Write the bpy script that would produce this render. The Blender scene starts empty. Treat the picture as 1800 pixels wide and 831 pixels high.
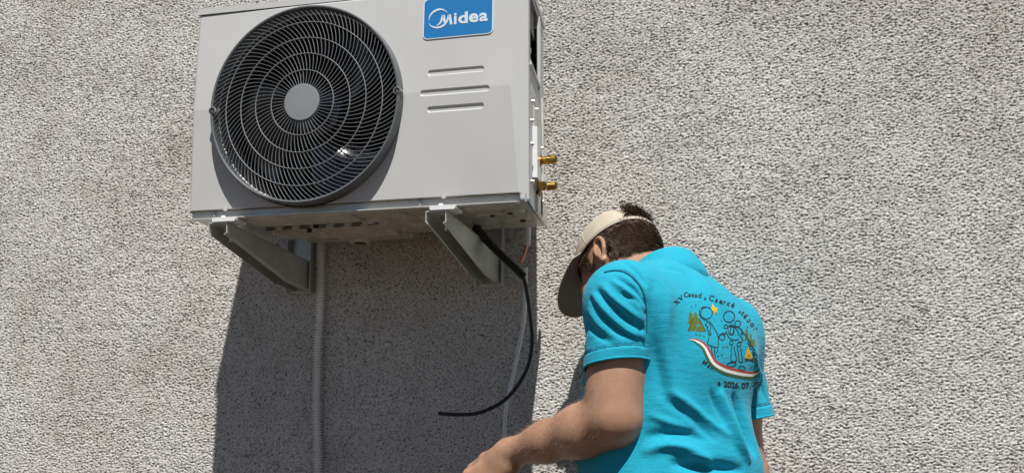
import bpy, bmesh, math, random
import numpy as np
from mathutils import Vector, Matrix
from mathutils.bvhtree import BVHTree

# ------------------------------------------------------------------ camera, sky, sun, exposure
SC = bpy.context.scene
Z0 = 1.55                                            # height of the outdoor unit's underside above the ground
CAM = np.array([1.2877, -2.5612, -0.4783 + Z0])
YAW, PIT, FPX = math.radians(14.57), math.radians(10.45), 1954.7
FW = np.array([-math.sin(YAW)*math.cos(PIT), math.cos(YAW)*math.cos(PIT), math.sin(PIT)])
RT = np.array([math.cos(YAW), math.sin(YAW), 0.0])
UP = np.cross(RT, FW)
cd = bpy.data.cameras.new('camera'); co = bpy.data.objects.new('camera', cd)
SC.collection.objects.link(co); SC.camera = co
cd.sensor_fit = 'HORIZONTAL'; cd.sensor_width = 36.0; cd.lens = FPX/1800*36; cd.clip_start = .05; cd.clip_end = 500
co.location = CAM; co.rotation_euler = (math.radians(90)+PIT, 0, YAW)

SUN = Vector((.355, -1.0, 1.95)).normalized()        # towards the sun
wd = bpy.data.worlds.new('World'); SC.world = wd; wd.use_nodes = True
nt = wd.node_tree; nt.nodes.clear()
sky = nt.nodes.new('ShaderNodeTexSky'); sky.sky_type = 'NISHITA'; sky.sun_disc = False; sky.altitude = 600; sky.dust_density = .3; sky.ozone_density = 0.3; sky.air_density = .65
sky.sun_elevation = math.asin(SUN.z); sky.sun_rotation = math.atan2(SUN.x, SUN.y)
bg = nt.nodes.new('ShaderNodeBackground'); bg.inputs['Strength'].default_value = .05
wo = nt.nodes.new('ShaderNodeOutputWorld')
nt.links.new(sky.outputs[0], bg.inputs[0]); nt.links.new(bg.outputs[0], wo.inputs[0])
sl = bpy.data.lights.new('sun', 'SUN'); sl.energy = 5.0; sl.angle = math.radians(.53); sl.color = (1.0, .97, .925)
so = bpy.data.objects.new('sun', sl); SC.collection.objects.link(so)
so.rotation_euler = SUN.to_track_quat('Z', 'Y').to_euler(); so.location = (3, -8, 12)
SC.view_settings.view_transform = 'Standard'; SC.view_settings.look = 'None'
SC.view_settings.exposure = 0.2; SC.view_settings.gamma = 1.0
SC.render.engine = 'CYCLES'; SC.cycles.use_denoising = True
SC.cycles.max_bounces = 8

rng = np.random.default_rng(7); random.seed(7)
COL = SC.collection

# ------------------------------------------------------------------ pixel -> place (1800 x 831 photograph)
def ray(u, v): return FW*FPX + RT*(u-900) - UP*(v-415.5)
def at_y(u, v, y): d = ray(u, v); return CAM + d*((y-CAM[1])/d[1])
def at_z(u, v, z): d = ray(u, v); return CAM + d*((z-CAM[2])/d[2])

# ------------------------------------------------------------------ materials
MATS = {}
def mat(name, col, rough=.5, metal=0., noise=None, bump=None, spec=.5, sss=0., coat=0., vary_rough=0.):
    """noise=(scale, amount) mixes the colour towards a darker one; bump=(scale, strength, distance)"""
    m = bpy.data.materials.new(name); m.use_nodes = True; MATS[name] = m
    n = m.node_tree; b = n.nodes['Principled BSDF']
    b.inputs['Base Color'].default_value = (*col, 1); b.inputs['Roughness'].default_value = rough
    b.inputs['Metallic'].default_value = metal; b.inputs['Specular IOR Level'].default_value = spec
    b.inputs['Coat Weight'].default_value = coat
    if sss:
        b.inputs['Subsurface Weight'].default_value = sss
        b.inputs['Subsurface Radius'].default_value = (.012, .005, .003); b.inputs['Subsurface Scale'].default_value = .6
    tc = n.nodes.new('ShaderNodeTexCoord')
    if noise:
        t = n.nodes.new('ShaderNodeTexNoise'); t.inputs['Scale'].default_value = noise[0]; t.inputs['Detail'].default_value = 6
        n.links.new(tc.outputs['Object'], t.inputs['Vector'])
        r = n.nodes.new('ShaderNodeMapRange'); r.inputs['From Min'].default_value = .3; r.inputs['From Max'].default_value = .7
        r.inputs['To Min'].default_value = 1-noise[1]; r.inputs['To Max'].default_value = 1+noise[1]*.35
        n.links.new(t.outputs['Fac'], r.inputs['Value'])
        mx = n.nodes.new('ShaderNodeMix'); mx.data_type = 'RGBA'; mx.blend_type = 'MULTIPLY'; mx.inputs['Factor'].default_value = 1
        mx.inputs[6].default_value = (*col, 1); n.links.new(r.outputs[0], mx.inputs[7]); n.links.new(mx.outputs[2], b.inputs['Base Color'])
        if vary_rough:
            q = n.nodes.new('ShaderNodeMapRange'); q.inputs['To Min'].default_value = rough-vary_rough; q.inputs['To Max'].default_value = rough+vary_rough
            n.links.new(t.outputs['Fac'], q.inputs['Value']); n.links.new(q.outputs[0], b.inputs['Roughness'])
    if bump:
        t2 = n.nodes.new('ShaderNodeTexNoise'); t2.inputs['Scale'].default_value = bump[0]; t2.inputs['Detail'].default_value = 5
        n.links.new(tc.outputs['Object'], t2.inputs['Vector'])
        bp = n.nodes.new('ShaderNodeBump'); bp.inputs['Strength'].default_value = bump[1]; bp.inputs['Distance'].default_value = bump[2]
        n.links.new(t2.outputs['Fac'], bp.inputs['Height']); n.links.new(bp.outputs[0], b.inputs['Normal'])
    return m
def ramp_node(n, fac, stops):
    r = n.nodes.new('ShaderNodeValToRGB'); e = r.color_ramp.elements
    while len(e) < len(stops): e.new(.5)
    for k, (p, c) in enumerate(stops): e[k].position = p; e[k].color = (*c, 1)
    n.links.new(fac, r.inputs[0]); return r

mat('paint', (.56, .56, .545), .42, noise=(5, .07), vary_rough=.05, bump=(900, .06, .0004))
mat('paint_cover', (.56, .56, .545), .45, noise=(6, .06), bump=(900, .06, .0004))
mat('tray_steel', (.56, .545, .495), .28, .35, noise=(14, .16), vary_rough=.08, bump=(30, .12, .002))
mat('tray_emboss', (.70, .68, .62), .28, .35, noise=(20, .16), vary_rough=.08)
mat('galv', (.62, .635, .60), .34, .35, noise=(22, .18), vary_rough=.1, bump=(60, .08, .001))
mat('galv_edge', (.62, .63, .61), .4, .3)
mat('zinc', (.62, .62, .61), .28, .9, noise=(60, .15))
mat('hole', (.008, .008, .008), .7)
mat('grille', (.24, .255, .265), .46, noise=(20, .1), bump=(400, .05, .0004))
mat('grille_hub', (.23, .25, .262), .5, noise=(25, .04))
mat('fan_blade', (.005, .006, .010), .14, spec=.6)
mat('shroud', (.05, .052, .056), .3, .2)
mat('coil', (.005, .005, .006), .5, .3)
mat('badge_blue', (.016, .19, .48), .35, noise=(30, .04))
mat('badge_white', (.66, .74, .78), .4)
mat('white_plastic', (.80, .81, .80), .35, noise=(30, .05))
mat('sticker', (.62, .63, .64), .5, noise=(120, .35))
mat('brass', (.46, .28, .085), .27, 1.0, noise=(80, .25), vary_rough=.08)
mat('brass_dark', (.22, .12, .04), .4, .9)
mat('copper', (.62, .30, .20), .33, .9, noise=(70, .2))
mat('foam_white', (.66, .65, .61), .7, noise=(40, .1), bump=(200, .2, .001))
mat('conduit', (.86, .84, .80), .5, noise=(9, .14))
mat('black_rubber', (.008, .008, .0085), .38, noise=(40, .2))
mat('hose', (.80, .84, .85), .3, noise=(12, .12), spec=.5)
mat('terminal_black', (.02, .024, .03), .4)
mat('grille_rim', (.12, .132, .14), .42, noise=(20, .1))
mat('ground_mat', (.075, .049, .027), .95, noise=(3, .3), bump=(40, .5, .02))

# ------------------------------------------------------------------ mesh helpers
def tag(o, label=None, cat=None, group=None, kind=None):
    if label: o['label'] = label
    if cat: o['category'] = cat
    if group: o['group'] = group
    if kind: o['kind'] = kind
    return o
def empty(name, loc=(0, 0, 0)):
    o = bpy.data.objects.new(name, None); COL.objects.link(o); o.location = loc; o.empty_display_size = .1
    return o
def link(name, me, material, parent=None, smooth=False):
    if material is not None and not me.materials:
        for m_ in (material if isinstance(material, (list, tuple)) else [material]): me.materials.append(MATS[m_])
    if smooth: me.shade_smooth()
    o = bpy.data.objects.new(name, me); COL.objects.link(o)
    if parent is not None:
        o.parent = parent
        o.matrix_parent_inverse = WM(parent).inverted()
    return o
def WM(o):
    m = Matrix.LocRotScale(o.location, o.rotation_euler, o.scale)
    return (WM(o.parent) @ o.matrix_parent_inverse @ m) if o.parent else m
def pyd(name, v, f, material, parent=None, smooth=False):
    me = bpy.data.meshes.new(name); me.from_pydata([tuple(map(float, p)) for p in v], [], f); me.update()
    bm = bmesh.new(); bm.from_mesh(me); bmesh.ops.recalc_face_normals(bm, faces=bm.faces); bm.to_mesh(me); bm.free()
    return link(name, me, material, parent, smooth)
def bm_obj(name, bm, material, parent=None, smooth=False, bevel=0, seg=2, ang=30):
    if bevel:
        es = [e for e in bm.edges if len(e.link_faces) == 2 and e.calc_face_angle(0) > math.radians(ang)]
        bmesh.ops.bevel(bm, geom=es, offset=bevel, segments=seg, affect='EDGES', profile=.5, clamp_overlap=True)
    bmesh.ops.recalc_face_normals(bm, faces=bm.faces)
    me = bpy.data.meshes.new(name); bm.to_mesh(me); bm.free()
    if smooth == 'auto':
        o = link(name, me, material, parent); me.shade_smooth(); me.set_sharp_from_angle(angle=math.radians(35)); return o
    return link(name, me, material, parent, smooth)
def box(bm, a, b):
    vs = [bm.verts.new((x, y, z)) for z in (a[2], b[2]) for y in (a[1], b[1]) for x in (a[0], b[0])]
    for q in ((0, 2, 3, 1), (4, 5, 7, 6), (0, 1, 5, 4), (2, 6, 7, 3), (0, 4, 6, 2), (1, 3, 7, 5)): bm.faces.new([vs[i] for i in q])
def prism(bm, poly, fn, d0, d1):
    """poly of 2D points; fn(a, b, d) -> 3D; extruded from d0 to d1"""
    lo = [bm.verts.new(tuple(fn(a, b, d0))) for a, b in poly]; hi = [bm.verts.new(tuple(fn(a, b, d1))) for a, b in poly]
    n = len(poly); bm.faces.new(lo); bm.faces.new(hi[::-1])
    for i in range(n): bm.faces.new([lo[i], lo[(i+1) % n], hi[(i+1) % n], hi[i]])
def rrect(x0, x1, z0, z1, r, n=6):
    p = []
    for cx, cz, a0 in ((x1-r, z0+r, -90), (x1-r, z1-r, 0), (x0+r, z1-r, 90), (x0+r, z0+r, 180)):
        for k in range(n+1):
            a = math.radians(a0+90*k/n); p.append((cx+r*math.cos(a), cz+r*math.sin(a)))
    return p
def spline(pts, n=12):
    """Catmull-Rom through the points"""
    P = [np.array(p, float) for p in pts]; P = [2*P[0]-P[1]]+P+[2*P[-1]-P[-2]]; out = []
    for i in range(1, len(P)-2):
        a, b, c, d = P[i-1:i+3]
        for k in range(n):
            t = k/n; out.append(.5*((2*b)+(c-a)*t+(2*a-5*b+4*c-d)*t*t+(3*b-a-3*c+d)*t**3))
    out.append(P[-2]); return np.array(out)
def resample(P, step):
    s = np.r_[0, np.cumsum(np.linalg.norm(np.diff(P, axis=0), axis=1))]; n = max(2, int(s[-1]/step))
    q = np.linspace(0, s[-1], n+1); return np.stack([np.interp(q, s, P[:, k]) for k in range(P.shape[1])], 1), q
def sweep(P, rad, n=12, cap=True):
    P = np.asarray(P); m = len(P); rad = np.broadcast_to(rad, (m,)); T = np.gradient(P, axis=0); T /= np.linalg.norm(T, axis=1)[:, None]
    a = np.array([0, 0, 1.]) if abs(T[0][2]) < .9 else np.array([1., 0, 0]); N = np.cross(T[0], a); N /= np.linalg.norm(N)
    V = []; F = []
    for i in range(m):
        N = N-T[i]*(N@T[i]); N /= np.linalg.norm(N); B = np.cross(T[i], N)
        for k in range(n):
            t = 2*math.pi*k/n; V.append(P[i]+rad[i]*(math.cos(t)*N+math.sin(t)*B))
    for i in range(m-1):
        for k in range(n): F.append((i*n+k, i*n+(k+1) % n, (i+1)*n+(k+1) % n, (i+1)*n+k))
    if cap: F.append(tuple(range(n))); F.append(tuple((m-1)*n+k for k in range(n)))
    return V, F
def cyl(bm, a, b, r0, r1=None, n=16):
    V, F = sweep([a, b], [r0, r0 if r1 is None else r1], n); vs = [bm.verts.new(tuple(p)) for p in V]
    for f in F: bm.faces.new([vs[i] for i in f])
def lathe_y(bm, prof, cx, cz, n=64, close=False):
    """prof of (radius, y) revolved about the y axis through (cx, cz)"""
    R = [[bm.verts.new((cx+r*math.cos(2*math.pi*k/n), y, cz+r*math.sin(2*math.pi*k/n))) for k in range(n)] for r, y in prof]
    m = len(prof)
    for i in range(m if close else m-1):
        for k in range(n): bm.faces.new((R[i][k], R[i][(k+1) % n], R[(i+1) % m][(k+1) % n], R[(i+1) % m][k]))
    return R

# ------------------------------------------------------------------ ground and roughcast house wall
def make_wall_mat():
    m = bpy.data.materials.new('roughcast'); m.use_nodes = True; MATS['roughcast'] = m
    n = m.node_tree; b = n.nodes['Principled BSDF']; b.inputs['Roughness'].default_value = .93; b.inputs['Specular IOR Level'].default_value = .15
    tc = n.nodes.new('ShaderNodeTexCoord')
    def noise(scale, det=4, rough=.55):
        t = n.nodes.new('ShaderNodeTexNoise'); t.inputs['Scale'].default_value = scale; t.inputs['Detail'].default_value = det; t.inputs['Roughness'].default_value = rough
        n.links.new(tc.outputs['Object'], t.inputs['Vector']); return t.outputs['Fac']
    c1 = ramp_node(n, noise(190, 4, .62), [(.34, (.075, .07, .06)), (.42, (.47, .452, .42)), (.51, (.65, .63, .596)), (.68, (.75, .733, .70))])    # grains of sand and lime
    c2 = ramp_node(n, noise(2.2, 6, .6), [(.30, (.82, .81, .79)), (.55, (1, 1, 1))])                                      # broad weathering
    c3 = ramp_node(n, noise(26, 3, .5), [(.20, (.42, .38, .30)), (.30, (1, 1, 1))])                                       # small dirt spots
    c4 = ramp_node(n, noise(9, 5, .7), [(.34, (.87, .86, .84)), (.5, (1, 1, 1))])
    o = c1.outputs[0]
    for c in (c2, c3, c4):
        x = n.nodes.new('ShaderNodeMix'); x.data_type = 'RGBA'; x.blend_type = 'MULTIPLY'; x.inputs['Factor'].default_value = 1
        n.links.new(o, x.inputs[6]); n.links.new(c.outputs[0], x.inputs[7]); o = x.outputs[2]
    n.links.new(o, b.inputs['Base Color'])
    bp = n.nodes.new('ShaderNodeBump'); bp.inputs['Strength'].default_value = .55; bp.inputs['Distance'].default_value = .0022
    n.links.new(noise(330, 4, .62), bp.inputs['Height'])
    # outside the finely modelled field the same grain goes on as bump
    sx = n.nodes.new('ShaderNodeSeparateXYZ'); n.links.new(tc.outputs['Object'], sx.inputs[0])
    def math_(op, a, c=None):
        k = n.nodes.new('ShaderNodeMath'); k.operation = op
        for j, v in enumerate((a, c)):
            if v is None: continue
            if isinstance(v, (int, float)): k.inputs[j].default_value = v
            else: n.links.new(v, k.inputs[j])
        return k.outputs[0]
    mx = math_('SUBTRACT', math_('ABSOLUTE', math_('SUBTRACT', sx.outputs[0], .45)), 1.56); mz = math_('SUBTRACT', math_('ABSOLUTE', math_('SUBTRACT', sx.outputs[2], Z0+.09)), .82)
    mask = n.nodes.new('ShaderNodeMapRange'); mask.inputs['From Min'].default_value = -.005; mask.inputs['From Max'].default_value = .015; n.links.new(math_('MAXIMUM', mx, mz), mask.inputs['Value'])
    mp = n.nodes.new('ShaderNodeMapping'); mp.inputs['Scale'].default_value = (.72, 1, 1.15); n.links.new(tc.outputs['Object'], mp.inputs['Vector'])
    t3 = n.nodes.new('ShaderNodeTexNoise'); t3.inputs['Scale'].default_value = 105; t3.inputs['Detail'].default_value = 2; n.links.new(mp.outputs[0], t3.inputs['Vector'])
    cr = ramp_node(n, t3.outputs['Fac'], [(.36, (0, 0, 0)), (.56, (1, 1, 1))])
    b3 = n.nodes.new('ShaderNodeBump'); b3.inputs['Distance'].default_value = .004; n.links.new(math_('MULTIPLY', mask.outputs[0], 1.0), b3.inputs['Strength']); n.links.new(cr.outputs[0], b3.inputs['Height'])
    n.links.new(b3.outputs[0], bp.inputs['Normal']); n.links.new(bp.outputs[0], b.inputs['Normal'])
make_wall_mat()

def build_wall():
    hx, hz = .0028, .0018; x0, x1, z0, z1 = -1.12, 2.02, Z0-.74, Z0+.92
    nx = int((x1-x0)/hx)+1; nz = int((z1-z0)/hz)+1
    def bandnoise(lx, lz, bw):
        w = np.fft.rfft2(rng.standard_normal((nz, nx)))
        kz = np.abs(np.fft.fftfreq(nz, hz))[:, None]*lz; kx = np.fft.rfftfreq(nx, hx)[None, :]*lx
        k = np.sqrt(kx*kx+kz*kz); g = np.exp(-((np.log(np.maximum(k, 1e-6)))**2)/(2*bw*bw)); g[0, 0] = 0
        a = np.fft.irfft2(w*g, s=(nz, nx)); return a/a.std()
    a = bandnoise(.0112, .0078, .50); b = bandnoise(.0080, .0058, .30); e = bandnoise(.0100, .0074, .34); c = bandnoise(.10, .07, .6); d = bandnoise(.6, .5, .5)
    n = .8*a+.6*b+.06*c
    am = 1+.22*bandnoise(.03, .03, .5); H = .00098*np.clip(am, .4, 1.7)*np.tanh(2.2*(n+.35)) + .0002*b - .0058*np.clip(e-1.12-.1*c, 0, .7) + .0001*c + .0010*d
    def axis(lo, hi, n, a, b):   # coarse coordinates outside the finely modelled field
        out0 = lo-(np.geomspace(1, 1+(lo-a)/.02, 34)-1)*.02; out1 = hi+(np.geomspace(1, 1+(b-hi)/.02, 34)-1)*.02
        return np.r_[out0[:0:-1], np.linspace(lo, hi, n), out1[1:]]
    X = axis(x0, x1, nx, -5.0, 7.0); Zc = axis(z0, z1, nz, -.15, 4.4)
    HH = np.zeros((len(Zc), len(X))); HH[33:33+nz, 33:33+nx] = H
    gx, gz = np.meshgrid(X, Zc); V = np.stack([gx, -HH, gz], -1).reshape(-1, 3)
    m, k = len(Zc), len(X); i = np.arange((m-1)*k).reshape(m-1, k)[:, :-1].ravel()
    F = np.stack([i, i+1, i+1+k, i+k], 1)
    # back and sides, so that the wall is solid
    bx = np.array([[X[0], .30, Zc[0]], [X[-1], .30, Zc[0]], [X[-1], .30, Zc[-1]], [X[0], .30, Zc[-1]]]); nb = len(V)
    V = np.r_[V, bx]; cn = [0, k-1, m*k-1, (m-1)*k]
    loops_extra = [[nb+1, nb, nb+3, nb+2]]
    edges = [list(range(0, k)), [r*k+k-1 for r in range(m)], list(range((m-1)*k, m*k))[::-1], [r*k for r in range(m)][::-1]]
    for e, (p, q) in zip(edges, ((0, 1), (1, 2), (2, 3), (3, 0))): loops_extra.append(e[::-1]+[nb+p, nb+q])
    me = bpy.data.meshes.new('house_wall')
    me.vertices.add(len(V)); me.vertices.foreach_set('co', V.ravel())
    ll = np.concatenate([F.ravel()]+[np.array(e) for e in loops_extra]); starts = np.r_[np.arange(len(F))*4, len(F)*4+np.cumsum([0]+[len(e) for e in loops_extra[:-1]])]
    me.loops.add(len(ll)); me.loops.foreach_set('vertex_index', ll.astype(np.int32))
    me.polygons.add(len(starts)); me.polygons.foreach_set('loop_start', starts.astype(np.int32))
    sm = np.ones(len(starts), bool); sm[len(F):] = False; me.polygons.foreach_set('use_smooth', sm)
    me.update(calc_edges=True); me.validate()
    o = link('house_wall', me, 'roughcast')
    tag(o, 'pale beige house wall of coarse roughcast plaster', 'wall')
build_wall()
gm = pyd('ground', [(-60, -60, 0), (60, -60, 0), (60, 20, 0), (-60, 20, 0)], [(0, 1, 2, 3)], 'ground_mat'); gm['kind'] = 'structure'

# ------------------------------------------------------------------ air conditioner outdoor unit
W, YF, PT, PB = .765, -.425, .4697, .0178            # width, front plane, top and bottom of the front panel
FCX, FCZ = .278, .2349                               # fan centre
CR = .245                                            # height of the horizontal crease in the front panel
AC = empty('air_conditioner', (.38, -.285, Z0))
tag(AC, 'off-white outdoor air conditioner unit with round fan grille and blue badge', 'air conditioner')
def panel_y(z):
    return np.where(z > CR, YF-.0095*(PT-z)/(PT-CR), YF-.0095*(z-PB)/(CR-PB))
GROOVES = [(.551, .674, .2855), (.535, .686, .2420), (.551, .674, .2055)]
def build_front():
    zs = [PB-.0165]+[PB-.008]+list(np.arange(PB, .188, .003))+list(np.arange(.188, .305, .0009))+list(np.arange(.305, PT, .003))+[PT]
    xs = [0, .0006, .0018, .0036, .006]+list(np.arange(.009, .525, .003))+list(np.arange(.526, .70, .0014))+list(np.arange(.702, .722, .003))
    nfix = len(xs); zs = np.array(zs); V = []; xs = np.array(xs)
    xe = np.where(zs > CR, .731+(.740-.731)*(zs-CR)/(PT-CR), .731+(.746-.731)*(CR-zs)/(CR-PB))
    chs = [0, .15, .5, 1.0, 1.012, 1.02]
    for j, z in enumerate(zs):
        y0 = float(panel_y(np.array(max(z, PB))))
        for x in xs:
            y = y0
            if x < .006: y += .006-math.sqrt(max(0, .006**2-(.006-x)**2))
            for a, b, g in GROOVES:
                hw = .0062; dx = max(a+hw-x, 0, x-(b-hw)); dist = math.hypot(dx, z-g)
                y += .0030*float(np.clip((hw-dist)/.0022+.15, 0, 1))
            V.append((x, y, Z0+z))
        for t in chs:
            tt = min(t, 1.0); x = xe[j]+(W-.001-xe[j])*tt; y = y0+(YF+.014-y0)*tt
            if t > 1: x = W-.001+(t-1)*.05; y = YF+.014+(t-1)*.4
            V.append((x, y, Z0+z))
    k = len(xs)+len(chs); F = []
    for j in range(len(zs)-1):
        for i in range(k-1):
            cx = (V[j*k+i][0]+V[j*k+i+1][0])/2; cz = (zs[j]+zs[j+1])/2
            if zs[j] < PB-.0001 and i < nfix+1: continue
            if math.hypot(cx-FCX, cz-FCZ) < .2115: continue
            F.append((j*k+i, j*k+i+1, (j+1)*k+i+1, (j+1)*k+i))
    o = pyd('front_panel', V, F, 'paint', AC, 'y')
    o.data.shade_smooth(); o.data.set_sharp_from_angle(angle=math.radians(7))
    so_ = o.modifiers.new('thick', 'SOLIDIFY'); so_.thickness = .0012; so_.offset = -1
    return o
front = build_front()

PLAN = [(0.0, YF+.007)]+[(0.0, -.225)]+[(.075-.075*math.cos(a), -.22+.075*math.sin(a)) for a in np.linspace(.05, math.pi/2, 8)]+[(.30, -.145), (.735, -.145), (W, YF+.015)]
def plan_off(d):   # plan outline pushed outwards by d
    P = np.array(PLAN); n = len(P); out = []
    for i in range(n):
        a, b, c = P[i-1], P[i], P[(i+1) % n]; n1 = np.array([-(b-a)[1], (b-a)[0]]); n2 = np.array([-(c-b)[1], (c-b)[0]])
        n1 /= np.linalg.norm(n1); n2 /= np.linalg.norm(n2); m = n1+n2; m /= max(1e-6, np.linalg.norm(m)); out.append(b+m*d/max(.4, m@n1))
    return [tuple(p) for p in out]
bm = bmesh.new()
prism(bm, [(x, y) if y > -.40 else (x, YF-.003+(.006 if x > .5 else 0)) for x, y in plan_off(.004)], lambda a, b, d: (a, b, Z0+d), PT+.0022, PT+.0165)
bm_obj('top_cover', bm, 'paint_cover', AC, 'auto', .004, 3)
# left side and finned back
def extr(name, path, z0, z1, m, th=.0012):
    V = []; 
    for z in (z0, z1): V += [(x, y, Z0+z) for x, y in path]
    k = len(path); o = pyd(name, V, [(i, i+1, k+i+1, k+i) for i in range(k-1)], m, AC)
    s_ = o.modifiers.new('thick', 'SOLIDIFY'); s_.thickness = th; s_.offset = 0; return o
extr('side_panel', PLAN[:3], .016, PT+.002, 'paint')
extr('condenser_coil', PLAN[2:-2]+[(.72, -.146)], .018, PT+.002, 'coil', .012)
# fan compartment: shroud ring, partition and back darkness
bm = bmesh.new(); lathe_y(bm, [(.222, YF-.002), (.213, YF+.006), (.209, YF+.05), (.209, YF+.11)], FCX, FCZ+Z0, 72)
bm_obj('fan_shroud', bm, 'shroud', AC, True)
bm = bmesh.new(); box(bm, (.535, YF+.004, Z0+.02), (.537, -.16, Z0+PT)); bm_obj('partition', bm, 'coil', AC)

# ---- grille
GY = YF-.035                                          # front of the grille
bm = bmesh.new()
lathe_y(bm, [(.2135, YF+.004), (.2132, GY+.004), (.2137, GY+.001), (.2152, GY), (.2175, GY), (.2192, GY+.0015), (.2196, GY+.006), (.2200, YF+.004)], FCX, FCZ+Z0, 96)
grille = bm_obj('fan_grille', bm, 'grille_rim', AC, 'auto')
ZONES = [(.0400, .0722, 50), (.0722, .1096, 68), (.1096, .1454, 86), (.1454, .1818, 100), (.1818, .2142, 112)]
def swirl(r): return .10*max(0, (r-.04)/.17)+.46*max(0, (r-.04)/.17)**1.6
def dome(r): return GY+.0035-.006*(1-(r/.214)**2)
def spoke_geo(r0, r1, ang, wid=.0009, dep=.0032, seg=5):
    V = []; F = []
    for i in range(seg+1):
        r = r0+(r1-r0)*i/seg; e = 1e-3; t = ang+swirl(r); p = np.array([r*math.cos(t), r*math.sin(t)])
        q = np.array([(r+e)*math.cos(ang+swirl(r+e)), (r+e)*math.sin(ang+swirl(r+e))])-p; q /= np.linalg.norm(q); nn = np.array([-q[1], q[0]])
        for s, d in ((-.35, 0), (.35, 0), (.5, .002), (.3, dep), (-.3, dep), (-.5, .002)): c = p+nn*wid*s; V.append((c[0], dome(r)+d-GY, c[1]))
    for i in range(seg):
        for k in range(6): F.append((i*6+k, i*6+(k+1) % 6, i*6+6+(k+1) % 6, i*6+6+k))
    return V, F
V = []; F = []
for r0, r1, n in ZONES[:2]:
    for k in range(n):
        v, f = spoke_geo(r0-.001, r1, 2*math.pi*k/n+.02); b0 = len(V); V += v; F += [tuple(i+b0 for i in q) for q in f]
inner = pyd('inner_spokes', V, F, 'grille', None); inner.location = (FCX, GY, FCZ+Z0); inner.parent = grille; inner['kind'] = 'stuff'
for r0, r1, n in ZONES[2:]:
    me = bpy.data.meshes.new('spoke'); v, f = spoke_geo(r0, r1, 0); me.from_pydata(v, [], f); me.materials.append(MATS['grille'])
    bmm = bmesh.new(); bmm.from_mesh(me); bmesh.ops.recalc_face_normals(bmm, faces=bmm.faces); bmm.to_mesh(me); bmm.free()
    for k in range(n):
        o = bpy.data.objects.new('spoke', me); COL.objects.link(o); o.parent = grille
        o.location = (FCX, GY, FCZ+Z0); o.rotation_euler = (0, -2*math.pi*k/n-.013, 0)
grille.location = grille.location
for r0, _, _ in ZONES[1:]:
    bm = bmesh.new(); y = dome(r0); lathe_y(bm, [(r0-.0009, y+.001), (r0-.0005, y-.0006), (r0+.0005, y-.0006), (r0+.0009, y+.001), (r0+.0007, y+.004), (r0-.0007, y+.004)], FCX, FCZ+Z0, 96, True)
    bm_obj('ring', bm, 'grille', grille, True)
bm = bmesh.new(); y = dome(.03); R = lathe_y(bm, [(.0408, y+.006), (.0408, y-.0005), (.0400, y-.0018), (.037, y-.002)], FCX, FCZ+Z0, 64); bm.faces.new(R[-1])
bm_obj('hub_disc', bm, 'grille_hub', grille, 'auto')
for a in (math.radians(2.5), math.radians(180.5)):      # two screw tabs let into the rim
    c = (FCX+.2145*math.cos(a), FCZ+Z0+.2145*math.sin(a)); bm = bmesh.new()
    lathe_y(bm, [(.0082, GY+.018), (.0082, GY-.0004), (.0066, GY-.0004), (.0064, GY+.016)], *c, 24)
    t_ = bm_obj('screw_tab', bm, 'grille', grille, True)
    bm = bmesh.new(); cyl(bm, (c[0], GY-.0006, c[1]), (c[0], GY+.001, c[1]), .0066, n=20); bm_obj('pocket', bm, 'hole', grille)
    bm = bmesh.new(); cyl(bm, (c[0]+.002, GY-.0024, c[1]-.003), (c[0]+.002, GY+.001, c[1]-.003), .0021, .0026, n=12); bm_obj('screw', bm, 'zinc', grille, 'auto')
# ---- fan behind the grille
fan = None
bm = bmesh.new(); R = lathe_y(bm, [(.062, YF+.105), (.062, YF+.055), (.056, YF+.035), (.03, YF+.028)], FCX, FCZ+Z0, 48); bm.faces.new(R[-1])
fan = bm_obj('fan', bm, 'fan_blade', AC, 'auto')
for b_ in range(3):
    V = []; F = []; nr, na = 14, 18
    for i in range(nr+1):
        r = .058+(.196-.058)*i/nr; sp = math.radians(62+22*i/nr); off = math.radians(26*i/nr)
        for j in range(na+1):
            s = j/na; a = math.radians(120*b_+48)+off+sp*(s-.5); y = YF+.078+.030*(s-.5)*2-.012*math.sin(math.pi*s)
            V.append((FCX+r*math.cos(a), y, FCZ+Z0+r*math.sin(a)))
    for i in range(nr):
        for j in range(na): q = i*(na+1)+j; F.append((q, q+1, q+na+2, q+na+1))
    o = pyd('fan_blade', V, F, 'fan_blade', fan, True); s_ = o.modifiers.new('thick', 'SOLIDIFY'); s_.thickness = .003
bm = bmesh.new(); box(bm, (FCX-.085, YF+.118, Z0+.02), (FCX-.060, YF+.122, Z0+PT)); mb = bm_obj('motor_bracket', bm, 'coil', AC)
for z in (.347, .328, .290, .272):
    bm = bmesh.new(); cyl(bm, (FCX-.073, YF+.117, Z0+z), (FCX-.073, YF+.108, Z0+z), .006, .0045, 12); bm_obj('bolt', bm, 'copper', mb, 'auto')

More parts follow.
